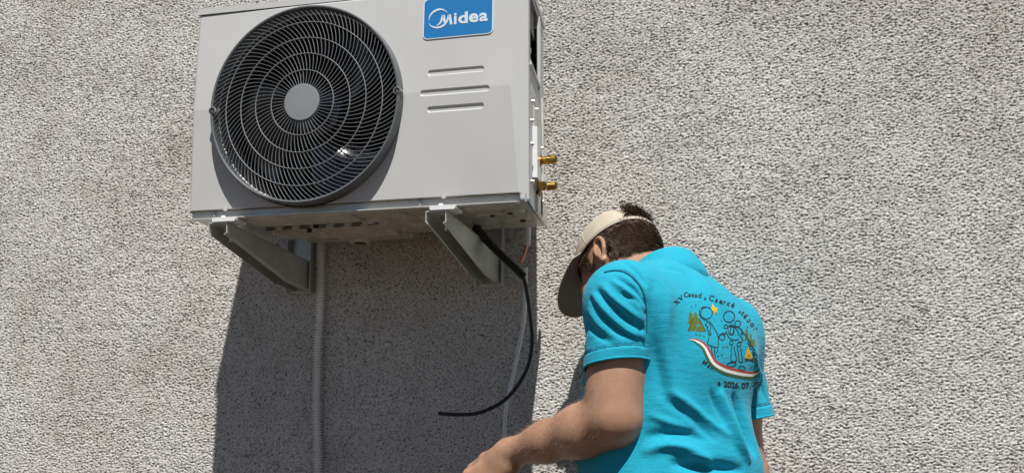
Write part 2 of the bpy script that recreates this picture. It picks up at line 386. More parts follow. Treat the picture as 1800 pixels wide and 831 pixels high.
# ---- badge
def on_panel(s, t, d):    # s = x, t = z on the upper half of the front panel, d = distance in front of it
    return (s, float(panel_y(np.array(t)))-d, Z0+t)
def plate(name, poly, m, parent, d0, d1, bev=0):
    bm = bmesh.new(); prism(bm, poly, on_panel, d0, d1); return bm_obj(name, bm, m, parent, 'auto' if bev else False, bev)
badge = plate('badge', rrect(.5375, .6930, .3610, .4535, .011), 'badge_white', AC, .0002, .0018, .0006)
plate('badge_face', rrect(.5399, .6906, .3634, .4511, .009), 'badge_blue', badge, .0017, .0022)
def text_mesh(body, size, offset=0.0, extr=0.0):
    c = bpy.data.curves.new('t', 'FONT'); c.body = body; c.size = size; c.offset = offset; c.resolution_u = 5
    o = bpy.data.objects.new('t', c); COL.objects.link(o); dg = bpy.context.evaluated_depsgraph_get(); dg.update()
    me = bpy.data.meshes.new_from_object(o.evaluated_get(dg)); bpy.data.objects.remove(o); bpy.data.curves.remove(c)
    V = np.array([v.co[:] for v in me.vertices]); F = [tuple(p.vertices) for p in me.polygons]; bpy.data.meshes.remove(me)
    return V, F
def strip2d(P, w):
    """2D ribbon of half width w(i) along P"""
    P = np.asarray(P, float); T = np.gradient(P, axis=0); T /= np.maximum(np.linalg.norm(T, axis=1), 1e-9)[:, None]; N = np.stack([-T[:, 1], T[:, 0]], 1)
    w = np.broadcast_to(w, (len(P),))[:, None]; V = np.r_[P+N*w, P-N*w]; n = len(P)
    return V, [(i, i+1, n+i+1, n+i) for i in range(n-1)]
def badge_ink(name, V, F, d=.0026):
    V3 = [on_panel(a, b, d) for a, b in V]; o = pyd(name, V3, F, 'badge_white', badge); s_ = o.modifiers.new('thick', 'SOLIDIFY'); s_.thickness = .0007; s_.offset = 0; return o
def bpx(u, v):             # badge pixel in the zoomed photograph -> x, z on the panel
    p = at_y(730+u/10.39, v/10.39, YF-.0035); return p[0], p[2]-Z0
def glyph(body, u0, v0, u1, v1, off):    # lower-left and upper-right pixel of the lettering
    V, F = text_mesh(body, 1.0, off); lo = V.min(0); hi = V.max(0); A = np.array(bpx(u0, v0)); B = np.array(bpx(u1, v0-(u1-u0)*.075)); C = np.array(bpx(u0, v1))
    s = (V[:, 0]-lo[0])/(hi[0]-lo[0]); t = (V[:, 1]-lo[1])/(hi[1]-lo[1])
    return [tuple(A+(B-A)*a+(C-A)*b) for a, b in zip(s, t)], F
for ch, a in (('i', (712, 460, 760, 250)), ('d', (790, 447, 965, 232)), ('e', (985, 428, 1158, 262)), ('a', (1175, 410, 1330, 248))):
    badge_ink('lettering', *glyph(ch, *a, .03))
for pts, w in (([(600, 255), (560, 215), (500, 185), (445, 180), (380, 200), (310, 250), (265, 320), (255, 390)], [1, 7, 13, 17, 18, 15, 9, 2]),
               ([(252, 430), (275, 470), (325, 505), (400, 518), (470, 505), (530, 470), (575, 415), (605, 340), (620, 280)], [1, 6, 12, 16, 17, 17, 16, 17, 20]),
               ([(385, 487), (430, 462), (470, 415), (495, 350), (510, 290)], [1, 10, 15, 20, 24]),
               ([(518, 285), (528, 340), (540, 400), (548, 440)], [25, 24, 20, 14]),
               ([(630, 275), (640, 340), (652, 400), (662, 460)], [24, 22, 22, 22])):
    P = spline(pts, 6)
    ww = np.interp(np.linspace(0, 1, len(P)), np.linspace(0, 1, len(w)), w)
    V, F = strip2d(P, ww); badge_ink('lettering', [bpx(*p) for p in V], F)

# ---- base tray
bm = bmesh.new()
TR = [(x+(.003 if x < .1 else -.001), min(y, -.147)) if y > -.40 else (x+(.003 if x < .1 else -.004), YF+.009) for x, y in PLAN]
prism(bm, TR, lambda a, b, d: (a, b, Z0+d), .0012, .0185)
tray = bm_obj('base_tray', bm, 'tray_steel', AC, 'auto', .0025, 2)
bm = bmesh.new(); box(bm, (.002, YF-.0035, Z0-.0014), (W-.022, YF+.02, Z0+.0011)); bm_obj('front_lip', bm, 'tray_emboss', tray, False, .0006, 2)
def emboss(poly, d, m='tray_emboss', bev=.0018, name='pressing'):
    bm = bmesh.new(); prism(bm, poly, lambda a, b, z: (a, b, Z0+z), .002, -d); return bm_obj(name, bm, m, tray, 'auto', bev, 2)
def oval(cx, cy, rx, ry, n=24, rot=0): return [(cx+rx*math.cos(a)*math.cos(rot)-ry*math.sin(a)*math.sin(rot), cy+rx*math.cos(a)*math.sin(rot)+ry*math.sin(a)*math.cos(rot)) for a in np.linspace(0, 2*math.pi, n, endpoint=False)]
emboss(rrect(.12, .37, -.405, -.325, .02), .0035)
emboss(rrect(.10, .40, -.235, -.165, .02), .0045)
emboss(rrect(.62, .725, -.405, -.375, .014), .003)
emboss(oval(.665, -.315, .045, .02), .004); emboss(oval(.662, -.315, .033, .012), .0055, 'tray_steel')
emboss(oval(.715, -.335, .022, .02), .004); emboss(oval(.70, -.25, .03, .022), .003)
emboss(oval(.395, -.315, .032, .026), .0045); emboss(oval(.395, -.315, .018, .012), .006, 'tray_steel')
emboss([(.445, -.285), (.452, -.235), (.47, -.225), (.495, -.245), (.515, -.25), (.515, -.268), (.49, -.272), (.465, -.29)], .0045)
emboss(rrect(.455, .485, -.385, -.345, .01), .004); emboss(rrect(.50, .53, -.345, -.285, .01), .003)
emboss(rrect(.15, .42, -.165, -.118, .02), .006, 'tray_steel', .002, 'drain_sump')
emboss(oval(.275, -.112, .026, .02), .010, name='drain_boss')
bm = bmesh.new(); cyl(bm, (.275, -.112, Z0-.009), (.275, -.112, Z0-.0108), .015, n=20); bm_obj('drain_hole', bm, 'hole', tray)
for j, y in enumerate((-.293, -.270)):
    for k in range(7):
        x = .118+.042*k-.012*j; bm = bmesh.new(); prism(bm, rrect(x, x+.025, y-.004, y+.004, .0038), lambda a, b, z: (a, b, Z0+z), .0, -.0006); bm_obj('drain_slot', bm, 'hole', tray)
for x, y in ((.395, -.312), (.663, -.322), (.705, -.335), (.712, -.25), (.245, -.30), (.21, -.258)):
    bm = bmesh.new(); cyl(bm, (x, y, Z0), (x, y, Z0-.0068), .006, n=14); bm_obj('drain_hole', bm, 'hole', tray)
for x, z in ((.057, .0085), (.532, .0085)):
    bm = bmesh.new(); cyl(bm, (x, YF+.010, Z0+z), (x, YF+.0045, Z0+z), .0058, .005, 16); cyl(bm, (x, YF+.0045, Z0+z), (x, YF+.0015, Z0+z), .0044, .003, 16); s_ = bm_obj('screw', bm, 'zinc', AC, 'auto')
    bm = bmesh.new(); cyl(bm, (x, YF+.002, Z0+z), (x, YF+.0012, Z0+z), .0016, n=8); bm_obj('socket', bm, 'hole', s_)
for x in (.088, .587):     # pressed clips at the foot of the front panel
    bm = bmesh.new(); prism(bm, [(x-.0045, .0155), (x+.0045, .0155), (x+.0035, .023), (x, .0255), (x-.0035, .023)], lambda a, b, d: (a, YF-d, Z0+b), -.002, .0012); bm_obj('clip', bm, 'paint_cover', AC, 'auto', .001)
# ---- right-hand side panel, leaning in towards the wall, with the terminal opening
A0 = np.array([W-.001, YF+.021]); A1 = np.array([.735, -.147]); SL = np.linalg.norm(A1-A0); SD = (A1-A0)/SL; SN = np.array([-SD[1], SD[0]])*-1
if SN[0] < 0: SN = -SN
def side(a, z, d=0): p = A0+SD*a+SN*d; return (p[0], p[1], Z0+z)
def side_box(name, a0, a1, z0, z1, d0, d1, m, parent, bev=.001):
    bm = bmesh.new(); prism(bm, [(a0, z0), (a1, z0), (a1, z1), (a0, z1)], side, d0, d1); return bm_obj(name, bm, m, parent, 'auto', bev)
OP = (.012, .150, .315, .462)                         # opening: a0, a1, z0, z1
bm = bmesh.new()
for a0, a1, z0, z1 in ((0, OP[0], 0.001, PT), (OP[1], SL, 0.001, PT), (OP[0], OP[1], .001, OP[2]), (OP[0], OP[1], OP[3], PT)):
    vs = [bm.verts.new(side(a, z)) for a, z in ((a0, z0), (a1, z0), (a1, z1), (a0, z1))]; bm.faces.new(vs)
bmesh.ops.remove_doubles(bm, verts=bm.verts, dist=1e-5)
sp = bm_obj('service_panel', bm, 'paint', AC); s_ = sp.modifiers.new('thick', 'SOLIDIFY'); s_.thickness = .0014; s_.offset = 0
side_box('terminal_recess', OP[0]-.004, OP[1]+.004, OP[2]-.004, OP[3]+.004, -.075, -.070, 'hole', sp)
tb = side_box('terminal_block', .03, .12, .345, .395, -.069, -.012, 'terminal_black', sp)
for k in range(4): side_box('terminal_screw', .038+.02*k, .050+.02*k, .358, .370, -.0122, -.009, 'zinc', tb, .001)
side_box('control_box', .06, .14, .40, .455, -.069, -.006, 'terminal_black', sp)
for a0, a1, z0, z1 in ((OP[1]+.004, OP[1]+.011, .290, .462), (OP[1]+.016, OP[1]+.020, .30, .455), (.0, OP[1]+.011, .296, .303), (.215, .222, .05, .29)):
    side_box('pressed_rib', a0, a1, z0, z1, -.0005, .005, 'paint', sp, .0018)
side_box('data_label', .03, .135, .235, .287, .0008, .0012, 'sticker', sp, 0)
side_box('grip_recess', .06, .20, .150, .225, .0007, .0035, 'tray_emboss', sp, .0015)
vp = side_box('valve_cover_plate', .045, .090, .065, .175, .0008, .011, 'white_plastic', sp, .003)
side_box('valve_bracket', .094, .165, .048, .165, .0008, .004, 'tray_emboss', sp, .0015)
side_box('corner_guard', .10, .275, .003, .040, .0008, .006, 'tray_emboss', sp, .002)
side_box('slot', .150, .178, .008, .062, .0065, .0068, 'hole', sp, 0)
for a, z in ((.190, .166), (.190, .044), (.1, .228), (.03, .225), (.02, .18), (.02, .13), (.02, .05)):
    bm = bmesh.new(); cyl(bm, side(a, z, .001), side(a, z, .0075), .0042, .0034, 12); bm_obj('screw', bm, 'tray_emboss', sp, 'auto')
def valve(v, big):
    q_ = at_y(962, v, -.30); z = q_[2]-Z0; c = np.array(side(.112, z, .006)); ex = np.array([1., 0, 0]); p = lambda d, y=0, zz=0: tuple(c+np.array([d, y, zz]))
    bm = bmesh.new(); cyl(bm, p(0), p(.006), .0135, n=6); cyl(bm, p(.006), p(.030), .0085, n=20); cyl(bm, p(.019), p(.0235), .0098, n=20)
    v = bm_obj('service_valve', bm, 'brass', AC, 'auto')
    bm = bmesh.new(); cyl(bm, p(.028), p(.037), .0105, n=6); cyl(bm, p(.037), p(.041), .0095, .006, 20); bm_obj('flare_nut', bm, 'brass', v, 'auto', .0008)
    bm = bmesh.new(); cyl(bm, p(.012, -.004, .002), p(.016, -.030, .004 if not big else -.006), .0085, n=20); cyl(bm, p(.016, -.026, .003 if not big else -.005), p(.017, -.040, .005 if not big else -.008), .0108, n=6); bm_obj('valve_cap', bm, 'brass', v, 'auto', .0008) if big else bm.free()
    bm = bmesh.new(); cyl(bm, p(-.003), p(.0015), .018 if big else .0155, n=20); bm_obj('seal_washer', bm, 'brass_dark', v, 'auto')
valve(280, False); valve(326, True)

# ------------------------------------------------------------------ wall brackets
def channel_profile(): return [(-.434, -.0125), (-.002, -.034), (-.002, -.103), (-.135, -.0955), (-.434, -.034)]
def bracket(xr, label):
    w = .045; root = empty('wall_bracket', (xr-w/2, 0, Z0-.10)); tag(root, label, 'bracket', 'brackets carrying the outdoor unit')
    xl = xr-w
    def cheek(x, s):
        bm = bmesh.new(); prism(bm, channel_profile(), lambda a, b, d: (x+d, a, Z0+b), 0, s*.0022); bm_obj('cheek', bm, 'galv', root, False, .0005, 1)
        bm = bmesh.new(); p = channel_profile()[2:]
        for (a0, b0), (a1, b1) in zip(p[:-1], p[1:]):
            vs = [bm.verts.new((x+dx, a, Z0+b-dz)) for a, b, dx, dz in ((a0, b0, 0, -.001), (a1, b1, 0, -.001), (a1, b1, s*.0065, .0045), (a0, b0, s*.0065, .0045))]; bm.faces.new(vs)
        bmesh.ops.remove_doubles(bm, verts=bm.verts, dist=1e-5)
        o = bm_obj('edge_flange', bm, 'galv', root); m_ = o.modifiers.new('thick', 'SOLIDIFY'); m_.thickness = .0018; m_.offset = 0
    cheek(xl, 1); cheek(xr, -1)
    V = [(xl, -.4345, Z0-.0123), (xr, -.4345, Z0-.0123), (xr, -.002, Z0-.0338), (xl, -.002, Z0-.0338)]
    o = pyd('web', V, [(0, 1, 2, 3)], 'galv', root); m_ = o.modifiers.new('thick', 'SOLIDIFY'); m_.thickness = .0022; m_.offset = 0
    # upright channel against the wall
    bm = bmesh.new()
    box(bm, (xl-.012, -.0062, Z0-.112), (xr+.010, -.0042, Z0+.16)); 
    bm_obj('wall_plate', bm, 'galv', root, False, .0006, 1)
    for x in (xl-.012, xr+.008):
        bm = bmesh.new(); box(bm, (x, -.030, Z0-.112), (x+.002, -.0064, Z0+.16)); bm_obj('plate_flange', bm, 'galv', root, False, .0006, 1)
    bm = bmesh.new(); box(bm, (xl+.023, -.395, Z0-.0175), (xl+.037, -.34, Z0-.0152)); bm_obj('slot', bm, 'hole', root)
    bm = bmesh.new(); c = (xl+.031, -.388); cyl(bm, (*c, Z0-.016), (*c, Z0-.026), .0095, n=6); cyl(bm, (*c, Z0-.026), (*c, Z0-.046), .0048, n=14); cyl(bm, (*c, Z0-.0157), (*c, Z0-.018), .012, n=18)
    bm_obj('mounting_bolt', bm, 'zinc', root, 'auto')
    bm = bmesh.new(); cyl(bm, (xl+.02, -.0062, Z0-.09), (xl+.02, -.016, Z0-.09), .0075, n=6); bm_obj('wall_bolt', bm, 'zinc', root)
    # the unit's own foot resting on the arm
    bm = bmesh.new(); V0 = rrect(xl+.010, xr+.020, -.0105, -.0012, .003)
    prism(bm, V0, lambda a, b, d: (a, d, Z0+b), YF-.013, -.385); f_ = bm_obj('mounting_foot', bm, 'white_plastic', AC, 'auto', .002)
    bm = bmesh.new(); cyl(bm, (xl+.032, YF-.004, Z0-.002), (xl+.032, YF-.004, Z0+.0035), .006, .0045, 16); bm_obj('foot_stud', bm, 'white_plastic', f_, 'auto')
    return root
bracket(.0992, 'galvanised steel wall bracket under the fan half of the outdoor unit')
bracket(.5955, 'galvanised steel wall bracket under the valve end, black cable beside it')

# ------------------------------------------------------------------ conduit, cables, pipe
def tube_obj(name, pts, rad, m, n=12, step=.004, parent=None, radfn=None):
    P, s = resample(spline(pts, 16), step); r = np.full(len(P), rad) if radfn is None else radfn(s)
    V, F = sweep(P, r, n); return pyd(name, V, F, m, parent, True)
pts = [at_y(565, 330, -.016), at_y(564.5, 430, -.016), at_y(564, 520, -.016), at_y(559.5, 600, -.017), at_y(557.5, 680, -.018), at_y(557, 740, -.018), at_y(559, 831, -.017), at_y(559, 831, -.017)+np.array([.002, .001, -.35]), np.array([at_y(559, 831, 0)[0]-.004, -.017, .0])]
o = tube_obj('corrugated_conduit', pts, .0125, 'conduit', 16, .00125, None, lambda s: .0098+.0030*np.clip(np.sin(s*2*math.pi/.0066)*2.2-.2, -1, 1))
tag(o, 'pale ribbed plastic conduit running down the wall below the unit', 'conduit')
PC = empty('power_cable', tuple(at_y(857, 425, -.13))); tag(PC, 'black power cable with ribbed sleeve looping down in front of the wall', 'cable')
slv = [at_y(835, 398, -.20), at_y(857, 424, -.17), at_y(882, 449, -.15), at_y(905, 470, -.135), at_y(922, 487, -.125)]
tube_obj('ribbed_sleeve', slv, .0105, 'black_rubber', 16, .0009, PC, lambda s: .0092+.0013*np.clip(np.sin(s*2*math.pi/.0052)*1.5, -1, 1))
cab = [at_y(880, 447, -.15), at_y(905, 470, -.135), at_y(920, 487, -.125), at_y(927, 520, -.12), at_y(932.5, 560, -.12), at_y(935.5, 600, -.12), at_y(929, 640, -.12), at_y(912, 674, -.125), at_y(890, 700, -.13), at_y(865, 716, -.14), at_y(835, 726.5, -.15), at_y(800, 728, -.16), at_y(771, 726, -.17)]
tube_obj('cable', cab, .0043, 'black_rubber', 14, .004, PC)
hos = [at_y(924, 470, -.045), at_y(923, 530, -.05), at_y(920.5, 565, -.055), at_y(914, 600, -.06), at_y(906, 640, -.065), at_y(897, 680, -.07), at_y(890, 715, -.07), at_y(887, 750, -.07), at_y(887, 790, -.07), at_y(889, 831, -.07), at_y(895, 870, -.07)]
o = tube_obj('drain_hose', hos, .0046, 'hose', 14); tag(o, 'thin pale grey plastic hose hanging down behind the hand', 'hose')
CP = empty('insulated_pipe', tuple(at_y(926, 405, -.05))); tag(CP, 'copper pipe end sticking out of white foam insulation under the unit', 'pipe')
tube_obj('insulation', [at_y(926.5, 330, -.05), at_y(927, 390, -.05), at_y(926.5, 418, -.05), at_y(925.5, 431, -.05)], .0088, 'foam_white', 16, .004, CP)
cp = [at_y(926.5, 400, -.05), at_y(925.5, 431, -.05), at_y(922, 445, -.05), at_y(914.5, 461, -.05)]
tube_obj('copper_pipe', cp, .0042, 'copper', 14, .003, CP)
e1 = at_y(914.5, 461, -.05); e0 = at_y(916.5, 457, -.05); dd = (e1-e0)/np.linalg.norm(e1-e0)
bm = bmesh.new(); cyl(bm, tuple(e1-dd*.001), tuple(e1+dd*.0006), .0032, n=14); bm_obj('pipe_bore', bm, 'hole', CP)

# ------------------------------------------------------------------ implicit surfaces for the person
class Field:
    def __init__(s, lo, hi, h):
        s.lo = np.array(lo, float); s.h = h; s.n = np.ceil((np.array(hi)-s.lo)/h).astype(int)+1
        s.A = np.full(s.n, .5, np.float32)
        s.ax = [s.lo[k]+h*np.arange(s.n[k]) for k in range(3)]
    def box(s, a, b):
        i0 = np.clip(np.floor((np.array(a)-s.lo)/s.h).astype(int), 0, s.n); i1 = np.clip(np.ceil((np.array(b)-s.lo)/s.h).astype(int)+1, 0, s.n)
        sl = tuple(slice(p, q) for p, q in zip(i0, i1)); g = [s.ax[k][sl[k]].astype(np.float32) for k in range(3)]
        return sl, g[0][:, None, None], g[1][None, :, None], g[2][None, None, :]
    def merge(s, sl, d, k, sub=False):
        a = s.A[sl]
        if a.size == 0: return
        if sub: d = -d; h = np.maximum(k-np.abs(a-d), 0)/k; s.A[sl] = np.maximum(a, d)+h*h*k*.25
        else: h = np.maximum(k-np.abs(a-d), 0)/k; s.A[sl] = np.minimum(a, d)-h*h*k*.25
    def cone(s, a, b, ra, rb, k=.02, sub=False):
        a = np.array(a, float); b = np.array(b, float); m = max(ra, rb)+k+3*s.h
        sl, X, Y, Z = s.box(np.minimum(a, b)-m, np.maximum(a, b)+m); d = b-a; L2 = d@d
        t = np.clip(((X-a[0])*d[0]+(Y-a[1])*d[1]+(Z-a[2])*d[2])/L2, 0, 1)
        q = np.sqrt((X-a[0]-t*d[0])**2+(Y-a[1]-t*d[1])**2+(Z-a[2]-t*d[2])**2)-(ra+(rb-ra)*t)
        s.merge(sl, q.astype(np.float32), k, sub)
    def ell(s, c, B, r, k=.02, sub=False):
        """ellipsoid: centre c, rows of B are its axes, radii r"""
        c = np.array(c, float); B = np.array(B, float); m = np.abs(B.T*np.array(r)).sum(1)+k+3*s.h
        sl, X, Y, Z = s.box(c-m, c+m); X = X-c[0]; Y = Y-c[1]; Z = Z-c[2]; k0 = 0; k1 = 0
        for e, q in zip(B, r):
            p = (X*e[0]+Y*e[1]+Z*e[2]); k0 = k0+(p/q)**2; k1 = k1+(p/(q*q))**2
        k0 = np.sqrt(k0); k1 = np.sqrt(k1)+1e-9; s.merge(sl, (k0*(k0-1)/k1).astype(np.float32), k, sub)
    def mesh(s):
        A = s.A; S = A < 0; n = s.n; c = np.zeros(n-1, np.uint8)
        cs = [(i, j, k) for i in (0, 1) for j in (0, 1) for k in (0, 1)]
        for i, j, k in cs: c += S[i:n[0]-1+i, j:n[1]-1+j, k:n[2]-1+k]
        ijk = np.argwhere((c > 0) & (c < 8)); idx = np.full(n-1, -1, np.int32); idx[tuple(ijk.T)] = np.arange(len(ijk))
        val = np.stack([A[ijk[:, 0]+i, ijk[:, 1]+j, ijk[:, 2]+k] for i, j, k in cs], 1); P = np.zeros((len(ijk), 3)); cnt = np.zeros(len(ijk))
        cc = np.array(cs, float)
        for p in range(8):
            for q in range(p+1, 8):
                if np.abs(cc[p]-cc[q]).sum() != 1: continue
                m = (val[:, p] < 0) != (val[:, q] < 0); t = val[m, p]/(val[m, p]-val[m, q]); P[m] += cc[p]+(cc[q]-cc[p])*t[:, None]; cnt[m] += 1
        V = s.lo+s.h*(ijk+P/cnt[:, None]); F = []
        for ax in range(3):
            b1, b2 = (ax+1) % 3, (ax+2) % 3
            sa = [slice(1, -1)]*3; sa[ax] = slice(0, n[ax]-1); sb = list(sa); sb[ax] = slice(1, n[ax])
            e = S[tuple(sa)] != S[tuple(sb)]; q = np.argwhere(e); off = np.ones(3, int); off[ax] = 0; q = q+off; neg = S[tuple(q.T)]
            def cell(d1, d2): r = q.copy(); r[:, b1] -= d1; r[:, b2] -= d2; return idx[tuple(r.T)]
            f = np.stack([cell(1, 1), cell(0, 1), cell(0, 0), cell(1, 0)], 1); f[~neg] = f[~neg][:, ::-1]; F.append(f)
        return V, np.concatenate(F)
def np_mesh(name, V, F):
    me = bpy.data.meshes.new(name); me.vertices.add(len(V)); me.vertices.foreach_set('co', np.asarray(V, np.float32).ravel())
    F = np.asarray(F, np.int32); me.loops.add(F.size); me.loops.foreach_set('vertex_index', F.ravel())
    me.polygons.add(len(F)); me.polygons.foreach_set('loop_start', np.arange(len(F), dtype=np.int32)*F.shape[1]); me.polygons.foreach_set('use_smooth', np.ones(len(F), bool))
    me.update(calc_edges=True); return me
def normals(V, F):
    n = np.cross(V[F[:, 2]]-V[F[:, 0]], V[F[:, 3]]-V[F[:, 1]]) if F.shape[1] == 4 else np.cross(V[F[:, 1]]-V[F[:, 0]], V[F[:, 2]]-V[F[:, 0]])
    N = np.zeros_like(V)
    for k in range(F.shape[1]): np.add.at(N, F[:, k], n)
    return N/np.maximum(np.linalg.norm(N, axis=1), 1e-12)[:, None]
def smooth_verts(V, F, it=2, lam=.5):
    E = np.concatenate([F[:, [k, (k+1) % 4]] for k in range(4)]); deg = np.bincount(E.ravel(), minlength=len(V)).astype(float)
    for _ in range(it):
        S = np.zeros_like(V)
        for k in range(3): S[:, k] = np.bincount(E[:, 0], V[E[:, 1], k], len(V))+np.bincount(E[:, 1], V[E[:, 0], k], len(V))
        V = V+lam*(S/np.maximum(deg, 1)[:, None]-V)
    return V
def unit(v): v = np.array(v, float); return v/np.linalg.norm(v)

# ---- the figure's frame
HB = unit((-.72, .69, 0)); LB = np.array([HB[1]*-1, HB[0], 0]); LB = LB if LB[1] < 0 else -LB      # facing, left-hand side
ZU = np.array([0, 0, 1.])
chest = at_y(1187, 625, -.335); waist = at_y(1176, 800, -.36); c7 = at_y(1183, 474, -.275)
shL = at_y(1098, 533, -.468); shR = at_y(1273, 588, -.20)
elL = at_y(1075, 727, -.495); wrL = at_y(896, 796, -.385)
elR = at_y(1311, 838, -.17)
lean = unit(c7-waist)
def frame(up): f = unit(HB-up*(HB@up)); l = np.cross(up, f); return np.array([l, f, up])
BT = frame(unit(lean*.8+ZU*.2))
# head
hh = unit((-.70, .71, 0)); al = math.radians(57)
HF = unit(hh*math.cos(al)-ZU*math.sin(al)); HU = unit(hh*math.sin(al)+ZU*math.cos(al)); HL = np.cross(HU, HF)
RO = math.radians(14); _c, _s = math.cos(RO), math.sin(RO)
def roll(v): return v*_c+np.cross(FW, v)*_s+FW*(FW@v)*(1-_c)
HF, HU, HL = roll(HF), roll(HU), roll(HL)
HO = at_y(1089, 468, -.20)
def hd(l, f, u): return HO+HL*l+HF*f+HU*u

def torso(F, pad, k):
    F.ell(chest-BT[2]*.01, BT, (.168+pad, .112+pad, .180+pad), k)
    F.ell(chest+BT[2]*.030-BT[1]*.025, BT, (.158+pad, .085+pad, .112+pad), k)
    F.ell(waist+ZU*.02, frame(ZU), (.150+pad, .118+pad, .24+pad), k)
    F.ell(waist-ZU*.10, frame(ZU), (.160+pad, .121+pad, (.14 if pad > 0 else .10)+pad), k)
    for s_, sh in ((1, shL), (-1, shR)):
        F.cone(c7-BT[2]*.034+BT[1]*.012, sh+BT[2]*.004, .041+pad, .052+pad, k)
        F.cone(sh, chest+(sh-chest)*.45-BT[2]*.03, .058+pad, .07+pad, k)

# ---- body: one continuous skin from head to hips, both arms and hands
def build_body():
    F = Field((.50, -.60, Z0-.76), (1.31, -.03, Z0+.05), .0027)
    torso(F, -.012, .04)
    # neck and head
    F.cone(c7+BT[1]*.02-BT[2]*.01, hd(0, -.02, -.075), .054, .056, .03)
    R3 = (HL, HF, HU)
    F.ell(hd(0, -.012, .018), R3, (.0745, .096, .098), .03)
    F.ell(hd(0, .035, -.03), R3, (.060, .062, .085), .03)
    F.cone(hd(.048, .02, -.075), hd(.02, .075, -.105), .020, .016, .03); F.cone(hd(-.048, .02, -.075), hd(-.02, .075, -.105), .020, .016, .03)
    F.cone(hd(.018, .078, -.108), hd(-.018, .078, -.108), .015, .015, .02)
    F.cone(hd(0, .096, .012), hd(0, .113, -.030), .008, .012, .012); F.ell(hd(0, .104, -.034), R3, (.017, .012, .009), .008)
    F.cone(hd(.028, .088, .022), hd(-.028, .088, .022), .011, .011, .015)
    for s_ in (1, -1):
        F.ell(hd(s_*.032, .083, .004), R3, (.016, .012, .010), .006)                    # eyes
        F.ell(hd(s_*.042, .068, -.028), R3, (.024, .022, .02), .02)                     # cheekbones
        e = hd(s_*.076, -.022, -.018); ef = unit(HF*.25+HL*s_); eb = unit(HF-ef*(HF@ef)); eu = np.cross(ef, eb)
        tilt = unit(HU-HF*.18); e2 = unit(np.cross(tilt, HL*s_)); out = unit(HL*s_*.72-HF*.55); e2 = unit(np.cross(tilt, out)); tl = np.cross(out, e2)
        F.ell(e+out*.004, (out, e2, tl), (.0045, .015, .027), .008)
        arc = [e+out*(.005+.006*math.sin(a*.9+.3))+e2*s_*0+(-HF)*.0+tl*(.027*math.cos(a)+.003)+unit(HF*.2-HF+0)*.0+ (unit(-HF-HU*(-HF@HU)*0)*(.017*math.sin(a))) for a in np.linspace(-.5, 2.7, 9)]
        for p_, q_ in zip(arc[:-1], arc[1:]): F.cone(p_, q_, .0046, .0046, .004)
        F.ell(e+out*.004-tl*.029-HF*.001, (out, e2, tl), (.0055, .009, .011), .006)
    F.cone(hd(.02, .093, -.062), hd(-.02, .093, -.062), .0055, .0055, .006); F.cone(hd(.016, .092, -.071), hd(-.016, .092, -.071), .006, .006, .005)
    # left arm
    um = shL+(elL-shL)*.45
    F.cone(shL, um, .046, .046, .03); F.cone(shL+(elL-shL)*.52, shL+(elL-shL)*.8, .0515, .0510, .03); F.cone(shL+(elL-shL)*.7, elL, .0510, .0475, .02)
    fa = wrL-elL; ax = unit(fa)
    dn = np.array([0, 0, -1.]); F.cone(elL+dn*.013, elL+fa*.28+dn*.010, .043, .0465, .020); F.cone(elL+fa*.28+dn*.010, elL+fa*.62+dn*.005, .0465, .0365, .03); F.cone(elL+fa*.62+dn*.005, wrL, .0365, .0275, .03)
    F.ell(elL+np.array([.010, -.004, -.012]), np.eye(3), (.031, .031, .030), .05); F.cone(at_y(1022, 694, -.53), at_y(1040, 700, -.552), .003, .002, .010, True)       # point of the elbow
    # left hand
    dh = unit(np.array([-.82, .22, -.46])); nb = np.array([-.10, -.86, .50]); nb = unit(nb-dh*(nb@dh)); th = np.cross(nb, dh); th = th if th[2] > 0 else -th
    def hp(d, t, n): return wrL+dh*d*1.13+th*t+nb*n
    F.cone(wrL, hp(.02, -.004, .0), .0270, .026, .02)
    roots = [(.088, .003, .008), (.092, -.017, .010), (.088, -.037, .006), (.080, -.054, .0)]
    for k_, (d, t, n) in enumerate(roots):
        F.cone(hp(.012, t*.55, 0), hp(d, t, n), .0165, .0118, .016)
        ln = (.042, .046, .042, .033)[k_]; r0 = (.0098, .0100, .0094, .0083)[k_]; p = hp(d, t, n); ang = (.55, .6, .65, .7)[k_]
        for j, (dl, rr) in enumerate(((1, 1), (.62, .9), (.5, .8))):
            q = p+(dh*math.cos(ang)-nb*math.sin(ang))*ln*dl-th*.002*k_; F.cone(p, q, r0*rr, r0*rr*.9, .004); p = q; ang += .62-.06*k_
        F.ell(hp(d, t, n+.002), (dh, th, nb), (.012, .0105, .0105), .008)
    p0, p1, p2, p3 = hp(.010, .008, -.004), hp(.054, .024, -.004), hp(.090, .026, -.010), hp(.118, .016, -.020)
    F.cone(p0, p1, .0185, .0140, .018); F.cone(p1, p2, .0120, .0108, .006); F.cone(p2, p3, .0108, .0088, .004)
    # right arm and hand, mostly hidden behind the trunk
    umr = shR+(elR-shR)*.5; wrR = elR+np.array([-.20, .045, -.10]); 
    F.cone(shR, umr, .054, .050, .03); F.cone(umr, elR, .050, .042, .03); F.cone(elR, elR+(wrR-elR)*.35, .043, .045, .03); F.cone(elR+(wrR-elR)*.35, wrR, .045, .026, .03)
    d2 = unit(wrR-elR); t2 = unit(np.cross(d2, np.array([0, -1., .3]))); n2 = np.cross(t2, d2)
    for k_ in range(4):
        t = (.026, .008, -.010, -.027)[k_]; p = wrR+d2*.085+t2*t; F.cone(wrR+d2*.005+t2*t*.5, p, .016, .0115, .014); ang = .5
        for dl in (.042, .027, .021): q = p+(d2*math.cos(ang)-n2*math.sin(ang))*dl; F.cone(p, q, .0092, .0084, .004); p = q; ang += .55
